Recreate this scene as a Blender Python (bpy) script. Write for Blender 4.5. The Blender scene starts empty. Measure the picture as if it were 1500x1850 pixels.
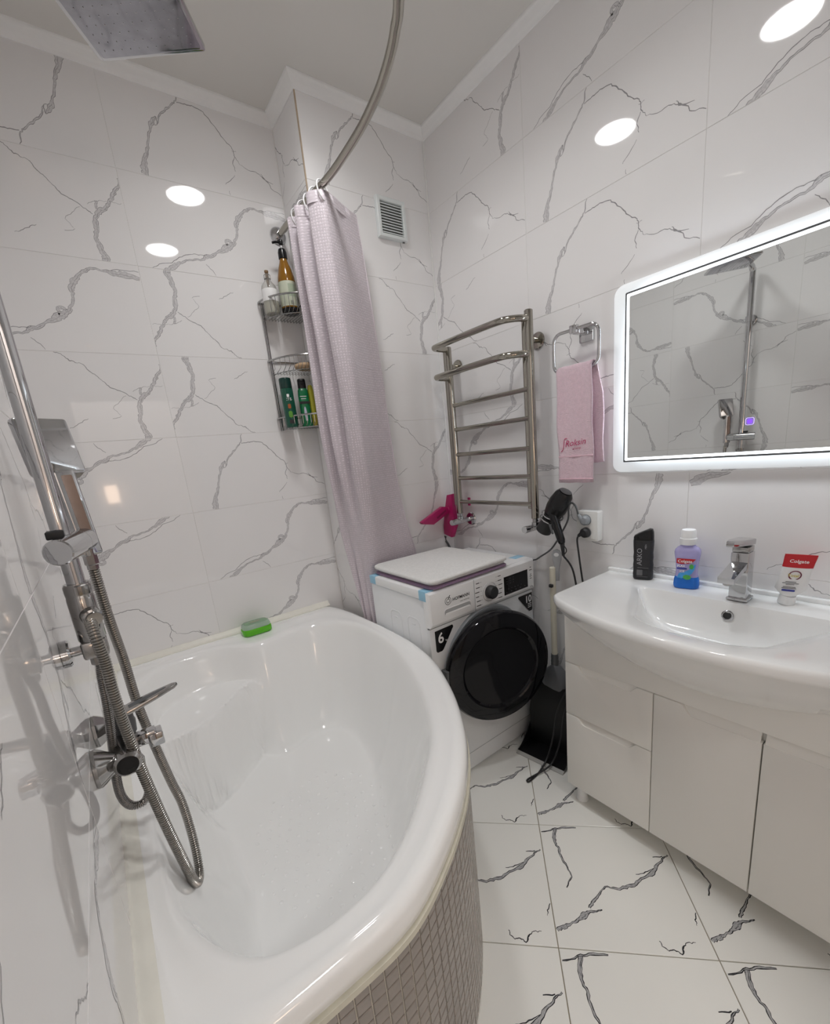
import bpy, bmesh, math, random
from math import sin, cos, pi, radians
from mathutils import Vector, Matrix
from mathutils.bvhtree import BVHTree

random.seed(7)
SC = bpy.context.scene
COL = SC.collection
V = Vector

# ------------------------------------------------------------------ camera
def setup_camera():
    cd = bpy.data.cameras.new('camera')
    ob = bpy.data.objects.new('camera', cd)
    COL.objects.link(ob)
    F = 777.87
    cd.sensor_fit = 'VERTICAL'
    cd.sensor_height = 36.0
    cd.lens = F / 1850.0 * 36.0
    cd.shift_y = (1010.72 - 925.0) / 1850.0
    cd.clip_start = 0.01
    yaw, pitch, roll = -0.6181, -0.2393, 0.1038
    R = Matrix.Rotation(yaw, 3, 'Z') @ Matrix.Rotation(pitch, 3, 'X') @ Matrix.Rotation(roll, 3, 'Y')
    right, fwd, up = R.col[0], R.col[1], R.col[2]
    M = Matrix.Identity(4)
    for i in range(3):
        M[i][0], M[i][1], M[i][2] = right[i], up[i], -fwd[i]
    M[0][3], M[1][3], M[2][3] = CAM
    ob.matrix_world = M
    SC.camera = ob
    return R
CAM = V((0.1031, -1.9705, 1.3409))
CAMR = setup_camera()
def pix(p):
    v = CAMR.transposed() @ (V(p) - CAM)
    return (750 + 777.87 * v.x / v.y, 1010.72 - 777.87 * v.z / v.y) if v.y > 0.01 else (-1e5, -1e5)

# ------------------------------------------------------------------ world, exposure, light levels
w = bpy.data.worlds.new('world'); SC.world = w
w.use_nodes = True
w.node_tree.nodes['Background'].inputs[0].default_value = (0.9, 0.92, 1.0, 1)
w.node_tree.nodes['Background'].inputs[1].default_value = 0.02
SC.view_settings.view_transform = 'Standard'
SC.view_settings.look = 'None'
SC.view_settings.gamma = 1.0
SC.view_settings.use_curve_mapping = False
SC.view_settings.exposure = -0.1
LIGHT_CEILING = 26.0      # emission of the two ceiling discs
LIGHT_MIRROR = 26.0       # emission of the mirror's rear LED strip
LIGHT_ETCH = 4.0          # emission of the etched line on the mirror
LIGHT_HALL = 14.0
BEAM_WATTS = 3.3         # downward beam of each ceiling downlight
HALL_FILL_WATTS = 20.0         # unseen fill lamp added in the hall
SC.cycles.max_bounces = 20
SC.cycles.diffuse_bounces = 14
SC.cycles.glossy_bounces = 8
SC.cycles.transmission_bounces = 8
SC.cycles.use_denoising = True
SC.cycles.sample_clamp_indirect = 6.0
SC.cycles.caustics_reflective = False

# ------------------------------------------------------------------ room dimensions (metres)
W = 1.619; H = 2.711; ZC = 2.675
XS = 1.0161; YS = -0.2305      # boxed pipe shaft in the back right corner
YF = -2.45                     # front wall, behind the photographer
J = [2.3982 - 0.3 * k for k in range(-1, 9)]   # horizontal tile joints, J[0] above ceiling
J0 = lambda k: 2.3982 - 0.3 * k

# ------------------------------------------------------------------ materials
MATS = {}
def mat(name, col, rough=0.4, metal=0.0, spec=0.5, noise=0.0, nscale=60.0, bump=0.0, bscale=200.0,
        emit=None, estr=0.0, trans=0.0, ior=1.5, coat=0.0, sheen=0.0, alpha=1.0, sss=0.0):
    if name in MATS: return MATS[name]
    m = bpy.data.materials.new(name); m.use_nodes = True
    nt = m.node_tree; b = nt.nodes['Principled BSDF']
    b.inputs['Base Color'].default_value = (*col, 1)
    b.inputs['Roughness'].default_value = rough
    b.inputs['Metallic'].default_value = metal
    b.inputs['Specular IOR Level'].default_value = spec
    b.inputs['IOR'].default_value = ior
    b.inputs['Transmission Weight'].default_value = trans
    b.inputs['Coat Weight'].default_value = coat
    b.inputs['Sheen Weight'].default_value = sheen
    b.inputs['Alpha'].default_value = alpha
    if emit:
        b.inputs['Emission Color'].default_value = (*emit, 1)
        b.inputs['Emission Strength'].default_value = estr
    tc = nt.nodes.new('ShaderNodeTexCoord')
    if noise > 0:
        n = nt.nodes.new('ShaderNodeTexNoise'); n.inputs['Scale'].default_value = nscale
        n.inputs['Detail'].default_value = 4
        r = nt.nodes.new('ShaderNodeMix'); r.data_type = 'RGBA'
        r.inputs[6].default_value = (*[c * (1 - noise) for c in col], 1)
        r.inputs[7].default_value = (*[min(1, c * (1 + noise)) for c in col], 1)
        nt.links.new(tc.outputs['Object'], n.inputs['Vector'])
        nt.links.new(n.outputs['Fac'], r.inputs[0])
        nt.links.new(r.outputs[2], b.inputs['Base Color'])
    if bump > 0:
        n2 = nt.nodes.new('ShaderNodeTexNoise'); n2.inputs['Scale'].default_value = bscale
        n2.inputs['Detail'].default_value = 3
        bp = nt.nodes.new('ShaderNodeBump'); bp.inputs['Strength'].default_value = bump
        bp.inputs['Distance'].default_value = 0.002
        nt.links.new(tc.outputs['Object'], n2.inputs['Vector'])
        nt.links.new(n2.outputs['Fac'], bp.inputs['Height'])
        nt.links.new(bp.outputs['Normal'], b.inputs['Normal'])
    MATS[name] = m
    return m

M_TILE = mat('glazed_wall_tile', (0.82, 0.812, 0.814), 0.035, noise=0.015, nscale=5)
M_VEIN_L = mat('tile_vein_pale', (0.62, 0.61, 0.62), 0.04, noise=0.35, nscale=160)
M_VEIN_D = mat('tile_vein_dark', (0.31, 0.305, 0.315), 0.04, noise=0.35, nscale=90)
M_GROUT = mat('wall_grout', (0.80, 0.79, 0.77), 0.6, noise=0.05)
M_PLASTER = mat('wall_core', (0.62, 0.61, 0.6), 0.8, noise=0.05)
M_FTILE = mat('floor_tile', (0.84, 0.84, 0.81), 0.20, noise=0.015, nscale=5)
M_FVEIN_L = mat('floor_vein_pale', (0.40, 0.40, 0.41), 0.22, noise=0.5, nscale=150)
M_FVEIN_D = mat('floor_vein_dark', (0.025, 0.025, 0.03), 0.25, noise=0.4, nscale=100)
M_FGROUT = mat('floor_grout', (0.30, 0.26, 0.19), 0.8, noise=0.2)
M_CEIL = mat('stretch_ceiling', (0.68, 0.665, 0.635), 0.16, noise=0.02, nscale=3)
M_CORNICE = mat('cornice_paint', (0.86, 0.86, 0.855), 0.45, noise=0.02)
M_ACRYL = mat('bath_acrylic', (0.88, 0.885, 0.88), 0.08, coat=0.3, noise=0.01, nscale=4)
M_CERAM = mat('sink_ceramic', (0.88, 0.89, 0.89), 0.06, coat=0.3, noise=0.01, nscale=4)
M_CHROME = mat('chrome', (0.57, 0.57, 0.58), 0.06, 1.0, noise=0.04, nscale=20)
M_CHROME_D = mat('chrome_aged', (0.42, 0.41, 0.40), 0.14, 1.0, noise=0.15, nscale=60)
M_HOSE = mat('hose_steel', (0.40, 0.385, 0.36), 0.22, 1.0, noise=0.2, nscale=80)
M_STEEL = mat('polished_steel', (0.40, 0.38, 0.335), 0.10, 1.0, noise=0.05, nscale=10)
M_WIRE = mat('caddy_wire', (0.42, 0.42, 0.42), 0.2, 1.0, noise=0.1)
M_MIRROR = mat('mirror_silver', (0.80, 0.82, 0.81), 0.0, 1.0, noise=0.004, nscale=2)
M_BLACK = mat('black_plastic', (0.010, 0.010, 0.011), 0.24, spec=0.35, noise=0.2)
M_BLACKM = mat('black_matt', (0.018, 0.018, 0.02), 0.5, noise=0.2)
M_GLASSBLK = mat('door_glass_black', (0.006, 0.006, 0.008), 0.05, spec=0.3, noise=0.2)
M_WPLAST = mat('white_plastic', (0.85, 0.86, 0.87), 0.32, noise=0.01)
M_WENAM = mat('white_enamel', (0.80, 0.82, 0.84), 0.3, noise=0.015)
M_GREYP = mat('grey_plastic', (0.27, 0.29, 0.31), 0.35, noise=0.05)
M_GREYD = mat('dark_grey_plastic', (0.10, 0.105, 0.11), 0.4, noise=0.05)
M_CAB = mat('cabinet_gloss_white', (0.85, 0.845, 0.815), 0.22, noise=0.008, nscale=4)
M_TRIMY = mat('aged_sealant_trim', (0.78, 0.768, 0.70), 0.4, noise=0.08, nscale=25)
M_MOSAIC = mat('mosaic_tile_taupe', (0.265, 0.235, 0.21), 0.22, noise=0.15, nscale=35)
M_MGROUT = mat('mosaic_grout', (0.55, 0.52, 0.45), 0.8, noise=0.1)
M_INK = mat('printed_black', (0.012, 0.012, 0.014), 0.4)
M_WHITEINK = mat('printed_white', (0.85, 0.85, 0.85), 0.4)
M_TAPE = mat('blue_tape', (0.30, 0.56, 0.74), 0.35, noise=0.08)
M_PINK = mat('magenta_plastic', (0.42, 0.012, 0.12), 0.3, noise=0.05)
M_CREAM = mat('cream_pole', (0.64, 0.61, 0.51), 0.35, noise=0.04)

def fabric(name, col, scale, strength, sheen=0.3, sparkle=False, rough=0.8, tcol=None):
    m = bpy.data.materials.new(name); m.use_nodes = True
    nt = m.node_tree; b = nt.nodes['Principled BSDF']
    b.inputs['Base Color'].default_value = (*col, 1); b.inputs['Roughness'].default_value = rough
    b.inputs['Sheen Weight'].default_value = sheen
    tc = nt.nodes.new('ShaderNodeTexCoord')
    vo = nt.nodes.new('ShaderNodeTexVoronoi'); vo.inputs['Scale'].default_value = scale
    vo.inputs['Randomness'].default_value = 0.25 if sparkle else 1.0
    nt.links.new(tc.outputs['UV' if sparkle else 'Object'], vo.inputs['Vector'])
    bp = nt.nodes.new('ShaderNodeBump'); bp.inputs['Strength'].default_value = strength
    bp.inputs['Distance'].default_value = 0.003
    nt.links.new(vo.outputs['Distance'], bp.inputs['Height'])
    nt.links.new(bp.outputs['Normal'], b.inputs['Normal'])
    if sparkle:
        cr = nt.nodes.new('ShaderNodeValToRGB')
        cr.color_ramp.elements[0].position = 0.10; cr.color_ramp.elements[1].position = 0.34
        cr.color_ramp.elements[0].color = (*[min(1, c * 1.45) for c in col], 1)
        cr.color_ramp.elements[1].color = (*col, 1)
        nt.links.new(vo.outputs['Distance'], cr.inputs[0])
        nt.links.new(cr.outputs[0], b.inputs['Base Color'])
        rr = nt.nodes.new('ShaderNodeMapRange')
        rr.inputs['From Min'].default_value = 0.1; rr.inputs['From Max'].default_value = 0.34
        rr.inputs['To Min'].default_value = 0.28; rr.inputs['To Max'].default_value = 0.6
        nt.links.new(vo.outputs['Distance'], rr.inputs['Value'])
        nt.links.new(rr.outputs[0], b.inputs['Roughness'])
    else:
        n = nt.nodes.new('ShaderNodeTexNoise'); n.inputs['Scale'].default_value = scale * 0.25
        r = nt.nodes.new('ShaderNodeMix'); r.data_type = 'RGBA'
        r.inputs[6].default_value = (*[c * 0.88 for c in col], 1)
        r.inputs[7].default_value = (*[min(1, c * 1.1) for c in col], 1)
        nt.links.new(tc.outputs['Object'], n.inputs['Vector'])
        nt.links.new(n.outputs['Fac'], r.inputs[0]); nt.links.new(r.outputs[2], b.inputs['Base Color'])
    MATS[name] = m
    return m
M_CURTAIN = fabric('curtain_satin', (0.56, 0.505, 0.545), 105.0, 0.3, 0.2, True, 0.6)
M_TOWEL = fabric('pink_terry', (0.90, 0.68, 0.77), 420.0, 1.0, 0.4)
M_MATW = fabric('white_terry', (0.80, 0.80, 0.79), 380.0, 0.5, 0.3)
M_MATP = fabric('purple_backing', (0.24, 0.15, 0.25), 300.0, 0.3, 0.2)

def emat(name, col, s):
    m = bpy.data.materials.new(name); m.use_nodes = True
    nt = m.node_tree; nt.nodes.remove(nt.nodes['Principled BSDF'])
    e = nt.nodes.new('ShaderNodeEmission'); e.inputs[0].default_value = (*col, 1); e.inputs[1].default_value = s
    nt.links.new(e.outputs[0], nt.nodes['Material Output'].inputs[0])
    return m

# ------------------------------------------------------------------ mesh helpers
class MB:
    def __init__(s): s.v = []; s.f = []; s.m = []; s.uv = None
    def add(s, vs, fs, mi=0):
        o = len(s.v); s.v += [V(p) for p in vs]
        s.f += [tuple(i + o for i in f) for f in fs]; s.m += [mi] * len(fs); return s
    def loft(s, rings, closed=True, cap0=True, cap1=True, mi=0):
        n = len(rings[0]); vs = [p for r in rings for p in r]; fs = []
        for k in range(len(rings) - 1):
            for i in range(n if closed else n - 1):
                j = (i + 1) % n
                fs.append((k * n + i, k * n + j, (k + 1) * n + j, (k + 1) * n + i))
        if cap0: fs.append(tuple(reversed(range(n))))
        if cap1: fs.append(tuple(range((len(rings) - 1) * n, len(rings) * n)))
        return s.add(vs, fs, mi)
    def box(s, lo, hi, b=0.0, mi=0):
        lo, hi = V(lo), V(hi)
        lo, hi = V([min(a, c) for a, c in zip(lo, hi)]), V([max(a, c) for a, c in zip(lo, hi)])
        c = (lo + hi) / 2; h = (hi - lo) / 2
        return s.slab(frame(c, (1, 0, 0), (0, 1, 0)), [(-h.x, -h.y), (h.x, -h.y), (h.x, h.y), (-h.x, h.y)] if b <= 0 else rrect(h.x * 2, h.y * 2, b, 3), -h.z, h.z, b, mi)
    def slab(s, fr, poly, d0, d1, b=0.0, mi=0, caps=True):
        if b > 0:
            p2 = offset(poly, -b); p1 = offset(poly, -b * 0.3)
            rings = [(p2, d0), (p1, d0 + b * 0.3), (poly, d0 + b), (poly, d1 - b), (p1, d1 - b * 0.3), (p2, d1)]
        else: rings = [(poly, d0), (poly, d1)]
        return s.loft([[fr(x, y, d) for x, y in p] for p, d in rings], True, caps, caps, mi)
    def tube(s, path, r, n=10, mi=0, cap=True, closed=False):
        path = [V(p) for p in path]; N = len(path)
        rs = r if isinstance(r, (list, tuple)) else [r] * N
        rings = []; nrm = None
        for i, p in enumerate(path):
            if closed: t = (path[(i + 1) % N] - path[i - 1])
            else: t = path[min(i + 1, N - 1)] - path[max(i - 1, 0)]
            if t.length < 1e-9: t = V((0, 0, 1))
            t.normalize()
            if nrm is None:
                a = V((0, 0, 1)) if abs(t.z) < 0.9 else V((1, 0, 0)); nrm = (a - t * a.dot(t)).normalized()
            else:
                nrm = nrm - t * nrm.dot(t)
                nrm = nrm.normalized() if nrm.length > 1e-6 else V((1, 0, 0))
            bn = t.cross(nrm)
            rings.append([p + (nrm * cos(2 * pi * k / n) + bn * sin(2 * pi * k / n)) * rs[i] for k in range(n)])
        if closed: rings.append(rings[0]); cap = False
        return s.loft(rings, True, cap, cap, mi)
    def lathe(s, prof, o, axis=(0, 0, 1), n=24, mi=0, cap=True, ell=1.0, ref=None):
        ax = V(axis).normalized(); a = V(ref) if ref else (V((0, 0, 1)) if abs(ax.z) < 0.9 else V((1, 0, 0)))
        u = (a - ax * a.dot(ax)).normalized(); v = ax.cross(u); o = V(o)
        return s.loft([[o + ax * h + (u * cos(2 * pi * k / n) + v * ell * sin(2 * pi * k / n)) * max(r, 1e-5) for k in range(n)] for r, h in prof], True, cap, cap, mi)
    def mesh(s, name, off=V((0, 0, 0))):
        me = bpy.data.meshes.new(name)
        me.from_pydata([tuple(p - off) for p in s.v], [], s.f)
        me.polygons.foreach_set('material_index', s.m)
        return me
def frame(o, u, v):
    o = V(o); u = V(u).normalized(); v = V(v).normalized(); n = u.cross(v)
    return lambda a, b, c=0.0: o + u * a + v * b + n * c
def rrect(w_, h_, r, n=4, cx=0, cy=0):
    r = min(r, w_ / 2 - 1e-5, h_ / 2 - 1e-5); out = []
    for qx, qy, a0 in ((1, -1, -pi / 2), (1, 1, 0), (-1, 1, pi / 2), (-1, -1, pi)):
        for k in range(n + 1):
            a = a0 + pi / 2 * k / n
            out.append((cx + qx * (w_ / 2 - r) + r * cos(a), cy + qy * (h_ / 2 - r) + r * sin(a)))
    return out
def circ(r, n=24, cx=0, cy=0): return [(cx + r * cos(2 * pi * k / n), cy + r * sin(2 * pi * k / n)) for k in range(n)]
def offset(poly, d):
    n = len(poly); out = []
    ar = sum(poly[i][0] * poly[(i + 1) % n][1] - poly[(i + 1) % n][0] * poly[i][1] for i in range(n))
    sg = 1 if ar > 0 else -1
    for i in range(n):
        p0, p1, p2 = poly[i - 1], poly[i], poly[(i + 1) % n]
        def nn(a, b):
            dx, dy = b[0] - a[0], b[1] - a[1]; l = math.hypot(dx, dy) or 1e-9
            return (dy / l * sg, -dx / l * sg)
        n1, n2 = nn(p0, p1), nn(p1, p2); bx, by = n1[0] + n2[0], n1[1] + n2[1]; l = math.hypot(bx, by) or 1e-9
        bx /= l; by /= l; c = max(0.35, bx * n1[0] + by * n1[1])
        out.append((p1[0] + bx * d / c, p1[1] + by * d / c))
    return out
def cat(pts, n=8, closed=False):
    pts = [V(p) for p in pts]; N = len(pts); out = []
    for i in range(N if closed else N - 1):
        g = (lambda k: pts[k % N]) if closed else (lambda k: pts[min(max(k, 0), N - 1)])
        p0, p1, p2, p3 = g(i - 1), g(i), g(i + 1), g(i + 2)
        for k in range(n):
            t = k / n
            out.append(0.5 * (2 * p1 + (p2 - p0) * t + (2 * p0 - 5 * p1 + 4 * p2 - p3) * t * t + (3 * p1 - p0 - 3 * p2 + p3) * t ** 3))
    if not closed: out.append(pts[-1])
    return out
def resample(path, step):
    out = [path[0].copy()]; acc = 0
    for a, b in zip(path, path[1:]):
        L = (b - a).length
        while acc + L >= step:
            t = (step - acc) / L; a = a.lerp(b, t); L = (b - a).length; out.append(a.copy()); acc = 0
            if L < 1e-9: break
        acc += L
    out.append(path[-1].copy()); return out

OFF = {}
def tag(o, label=None, cat_=None, group=None, kind=None):
    if label: o['label'] = label
    if cat_: o['category'] = cat_
    if group: o['group'] = group
    if kind: o['kind'] = kind
    return o
def thing(name, label, cat_, loc, group=None):
    o = bpy.data.objects.new(name, None); o.empty_display_size = 0.05
    o.location = loc; COL.objects.link(o); OFF[o.name] = V(loc)
    return tag(o, label, cat_, group)
def obj(name, mb, m, parent=None, smooth=35, loc=None, mods=None):
    off = OFF[parent.name] if parent else (V(loc) if loc is not None else V((0, 0, 0)))
    me = mb.mesh(name, off)
    for x in (m if isinstance(m, (list, tuple)) else [m]): me.materials.append(x)
    o = bpy.data.objects.new(name, me)
    if smooth:
        me.shade_smooth(); me.set_sharp_from_angle(angle=radians(smooth))
    if parent: o.parent = parent
    else: o.location = off
    COL.objects.link(o); OFF[o.name] = off
    return o
def struct(name, mb, m, smooth=None):
    o = obj(name, mb, m, None, smooth); o['kind'] = 'structure'; return o
def lettering(parent, txt, size, o, u, v, m, bend=None, depth=0.0004, name='lettering', align='CENTER', shear=0.0, bold=0.0, squash=1.0):
    cu = bpy.data.curves.new('text', 'FONT'); cu.body = txt; cu.size = size; cu.align_x = align
    cu.resolution_u = 3; cu.shear = shear; cu.offset = bold
    t = bpy.data.objects.new('text', cu); COL.objects.link(t)
    dg = bpy.context.evaluated_depsgraph_get(); dg.update()
    me0 = bpy.data.meshes.new_from_object(t.evaluated_get(dg))
    bpy.data.objects.remove(t); bpy.data.curves.remove(cu)
    fr = frame(o, u, v); mb = MB(); vs = []
    for q in me0.vertices:
        a, b = q.co.x * squash, q.co.y
        if bend: vs.append(fr(bend * sin(a / bend), b, bend * cos(a / bend) - bend + depth))
        else: vs.append(fr(a, b, depth))
    mb.add(vs, [tuple(p.vertices) for p in me0.polygons])
    bpy.data.meshes.remove(me0)
    return obj(name, mb, m, parent, None)
VEINS = {
'arch':[[(0.0895,0.0015,0.023),(0.0913,0.0149,0.0221),(0.0928,0.0334,0.0199),(0.1055,0.0642,0.0133),(0.1174,0.0906,0.0071),(0.1241,0.1175,0.0053),(0.1373,0.1528,0.0062),(0.1452,0.1704,0.0142),(0.1552,0.1854,0.0106),(0.1625,0.1953,0.0027)],[(0.1625,0.1953,0.0018),(0.1625,0.1723,0.0022),(0.1706,0.1909,0.0036),(0.1888,0.2145,0.0063),(0.2057,0.2315,0.0063),(0.2254,0.2507,0.0045),(0.2421,0.2656,0.0036),(0.2513,0.2994,0.0014)],[(0.2435,0.2609,0.0027),(0.2722,0.2646,0.0032),(0.2964,0.2667,0.0028),(0.3335,0.2587,0.0029),(0.3522,0.2393,0.0038),(0.3709,0.2187,0.0034),(0.3916,0.1927,0.003),(0.4187,0.1707,0.003),(0.4233,0.1529,0.003),(0.4285,0.1374,0.003),(0.44,0.1186,0.002)],[(0.4411,0.1185,0.001),(0.4715,0.1077,0.0021),(0.5095,0.1046,0.0026),(0.5304,0.0961,0.0037),(0.5477,0.0812,0.0032),(0.5616,0.0612,0.0027),(0.5969,0.0463,0.0022)],[(0.521,0.1065,0.0021),(0.5272,0.0939,0.0042),(0.5678,0.0815,0.0016)],[(0.4233,0.1379,0.0025),(0.4127,0.114,0.0025),(0.4191,0.0906,0.002)],[(0.4134,0.0762,0.0015),(0.3835,0.047,0.0025),(0.3711,0.036,0.0015)],[(0.3817,0.0168,0.0015),(0.3826,0.004,0.002)],[(0.4167,0.1595,0.0015),(0.4341,0.1603,0.0015)],[(0.1473,0.1633,0.0018),(0.165,0.1739,0.0018)]],
'fork':[[(0.2881,0.298,0.0016),(0.2934,0.2959,0.0026),(0.3076,0.293,0.002),(0.3169,0.2812,0.0026),(0.3266,0.271,0.004),(0.3467,0.2645,0.0013),(0.3627,0.2597,0.0027),(0.3792,0.2347,0.0028),(0.3941,0.2222,0.0024),(0.4066,0.2057,0.0021),(0.4199,0.1908,0.0036),(0.4434,0.1758,0.0032),(0.4683,0.1642,0.0029),(0.4863,0.1506,0.003),(0.4993,0.1418,0.0022)],[(0.5064,-0.0012,0.0231),(0.507,0.0053,0.0223),(0.5048,0.0206,0.0172),(0.4982,0.0492,0.0171),(0.4922,0.0715,0.0113),(0.5,0.0992,0.0151),(0.5034,0.1229,0.0143),(0.5117,0.1444,0.0158),(0.5257,0.1589,0.0174),(0.5426,0.1699,0.0114),(0.556,0.1896,0.0099),(0.5695,0.2094,0.0096),(0.5857,0.2333,0.01),(0.5965,0.2493,0.0035),(0.597,0.2689,0.0015)],[(0.4906,0.17,0.0011),(0.5148,0.1836,0.0015),(0.5303,0.1887,0.0011),(0.5521,0.1888,0.0011)],[(0.5638,0.1916,0.0015),(0.5818,0.189,0.0012),(0.5944,0.1918,0.0008)],[(0.4666,0.1565,0.0011),(0.4413,0.1356,0.0015),(0.4175,0.1129,0.0011)],[(0.4175,0.1129,0.0011),(0.4344,0.0893,0.0011)],[(0.2751,0.0498,0.0013),(0.2922,0.0565,0.002),(0.3155,0.0686,0.0027),(0.3358,0.0803,0.001)],[(0.4079,0.0777,0.0018),(0.4374,0.0872,0.0011)],[(0.5171,0.1855,0.006),(0.5147,0.1699,0.0075),(0.5147,0.1582,0.006)]],
'river':[[(0.0898,-0.005,0.014),(0.1,-0.0009,0.0178),(0.1143,0.0118,0.0169),(0.1358,0.0243,0.0114),(0.1573,0.0361,0.0067),(0.1836,0.0463,0.0048),(0.2216,0.0505,0.0054),(0.2471,0.0655,0.0119),(0.2691,0.0737,0.013),(0.2926,0.0896,0.007),(0.3155,0.1006,0.0203),(0.3391,0.1142,0.0281),(0.3526,0.1247,0.0205),(0.3668,0.1352,0.0134),(0.3787,0.1567,0.0083),(0.3857,0.187,0.0103),(0.3867,0.2078,0.0185),(0.3996,0.2291,0.0175),(0.4163,0.2473,0.0104),(0.4444,0.2676,0.0084),(0.46,0.2716,0.0068),(0.4918,0.2684,0.0075),(0.5252,0.2646,0.0151),(0.5539,0.2636,0.023),(0.5975,0.2561,0.0112)],[(0.0468,0.0001,0.0014),(0.0731,0.017,0.0023),(0.1171,0.0264,0.0028),(0.1395,0.0439,0.0028),(0.1719,0.0618,0.0029),(0.2029,0.0702,0.0024),(0.2329,0.0703,0.0025),(0.249,0.0755,0.0025)],[(0.4978,0.2707,0.0016),(0.5448,0.2783,0.0027),(0.5977,0.2789,0.0022)],[(0.2398,0.0395,0.002),(0.2549,0.0244,0.0025),(0.2692,0.0041,0.0015)],[(0.3314,0.1158,0.0051),(0.3335,0.1364,0.0112),(0.3475,0.1373,0.0092),(0.3575,0.128,0.0041)]],
'floor':[[(0.0048,0.3699,0.0025),(0.0472,0.3838,0.0033),(0.0771,0.3902,0.0066),(0.1265,0.3914,0.0025)],[(0.053,0.3841,0.0133),(0.0465,0.3541,0.0114),(0.0463,0.3237,0.0064),(0.0546,0.2984,0.0079),(0.0584,0.2634,0.0061),(0.0689,0.2387,0.003),(0.0759,0.2066,0.0029),(0.0538,0.1705,0.0014)],[(0.0041,0.0449,0.0093),(0.024,0.0539,0.012),(0.0458,0.0651,0.0053),(0.0681,0.0777,0.0067),(0.0834,0.0874,0.0202),(0.0995,0.0998,0.0095),(0.1201,0.1026,0.0041),(0.1417,0.1094,0.0014)],[(0.1078,0.1126,0.0068),(0.1246,0.1347,0.0083),(0.1475,0.1577,0.0049),(0.1684,0.1798,0.0035),(0.2005,0.1758,0.0056),(0.2297,0.1813,0.0098),(0.2609,0.1929,0.007),(0.2926,0.2155,0.0057),(0.3231,0.2329,0.0157),(0.348,0.2626,0.0073),(0.3705,0.2846,0.0051),(0.3917,0.2985,0.0029)],[(0.2717,0.226,0.0022),(0.3031,0.2358,0.0043),(0.3326,0.2495,0.0022)],[(0.3434,0.2891,0.003),(0.3738,0.2933,0.0037)],[(0.269,0.0359,0.0031),(0.2714,0.0233,0.0025),(0.2852,0.0128,0.003),(0.2984,0.0167,0.0036),(0.3148,0.0066,0.0042),(0.3239,0.0243,0.0061),(0.3393,0.037,0.0025),(0.3607,0.0386,0.0018)],[(0.3961,0.1185,0.0026),(0.3853,0.0983,0.0038),(0.3831,0.0824,0.0013)]],
'wisp':[[(.004,.264,.018),(.03,.278,.030),(.07,.289,.016),(.11,.2985,.006)],[(.218,.014,.0016),(.238,.031,.002),(.26,.035,.001)],[(.262,.04,.001),(.296,.061,.002),(.318,.0745,.003),(.347,.084,.002),(.40,.07,.0015)]],
}

# ------------------------------------------------------------------ marble print: ribbons traced per tile design (u right, v up, width)
def clip(poly, planes):
    for a, b, c in planes:             # keep a*x + b*y <= c
        out = []
        for i in range(len(poly)):
            p, q = poly[i - 1], poly[i]
            dp, dq = a * p[0] + b * p[1] - c, a * q[0] + b * q[1] - c
            if (dp <= 0) != (dq <= 0):
                t = dp / (dp - dq); out.append((p[0] + (q[0] - p[0]) * t, p[1] + (q[1] - p[1]) * t))
            if dq <= 0: out.append(q)
        poly = out
        if len(poly) < 3: return []
    return poly
def rag(pts, rng, k=0.22):
    """subdivide a (u, v, w) polyline with small sideways jitter"""
    for _ in range(2):
        out = []
        for a, b in zip(pts, pts[1:]):
            dx, dy = b[0] - a[0], b[1] - a[1]; L = math.hypot(dx, dy)
            if L < 0.006: out.append(a); continue
            j = rng.uniform(-1, 1) * min(L * k, 0.0025); w_ = (a[2] + b[2]) / 2 * rng.uniform(0.75, 1.25)
            out += [a, ((a[0] + b[0]) / 2 - dy / L * j, (a[1] + b[1]) / 2 + dx / L * j, w_)]
        pts = out + [pts[-1]]
    return pts
def ribbon(pts):
    n = len(pts); l, r = [], []
    for i in range(n):
        a, b = pts[max(i - 1, 0)], pts[min(i + 1, n - 1)]
        dx, dy = b[0] - a[0], b[1] - a[1]; L = math.hypot(dx, dy) or 1e-9; h = pts[i][2] / 2
        l.append((pts[i][0] - dy / L * h, pts[i][1] + dx / L * h)); r.append((pts[i][0] + dy / L * h, pts[i][1] - dx / L * h))
    return l, r
def print_polys(design, fine=1.0):
    """list of (layer, polygon): 0 = pale fill, 1 = dark line"""
    rng = random.Random(design); out = []
    for line in VEINS[design]:
        pts = rag([(a, b, c * (.78 if max(q[2] for q in line) < .0062 else .92)) for a, b, c in line], rng)
        l, r = ribbon(pts)
        wide = max(p[2] for p in line) > 0.0062
        for i in range(len(pts) - 1):
            out.append((0 if wide else 1, [l[i], r[i], r[i + 1], l[i + 1]]))
        if wide:
            for side in (l, r):
                e = [(x + rng.uniform(-.0006, .0006), y + rng.uniform(-.0006, .0006), 0.0011 * fine * rng.uniform(.5, 1.7)) for x, y in side]
                el, er = ribbon(e)
                for i in range(len(e) - 1): out.append((1, [el[i], er[i], er[i + 1], el[i + 1]]))
            # one streak inside the band
            k = rng.uniform(.35, .65)
            e = [(a[0] * k + b[0] * (1 - k) + rng.uniform(-.001, .001), a[1] * k + b[1] * (1 - k) + rng.uniform(-.001, .001), 0.0009 * rng.uniform(.3, 1.8)) for a, b in zip(l, r)]
            el, er = ribbon(e)
            for i in range(len(e) - 1):
                if pts[i][2] > 0.009: out.append((1, [el[i], er[i], er[i + 1], el[i + 1]]))
    return out
PRINTS = {k: print_polys(k, 1.5 if k == 'floor' else 1.0) for k in VEINS}

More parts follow.
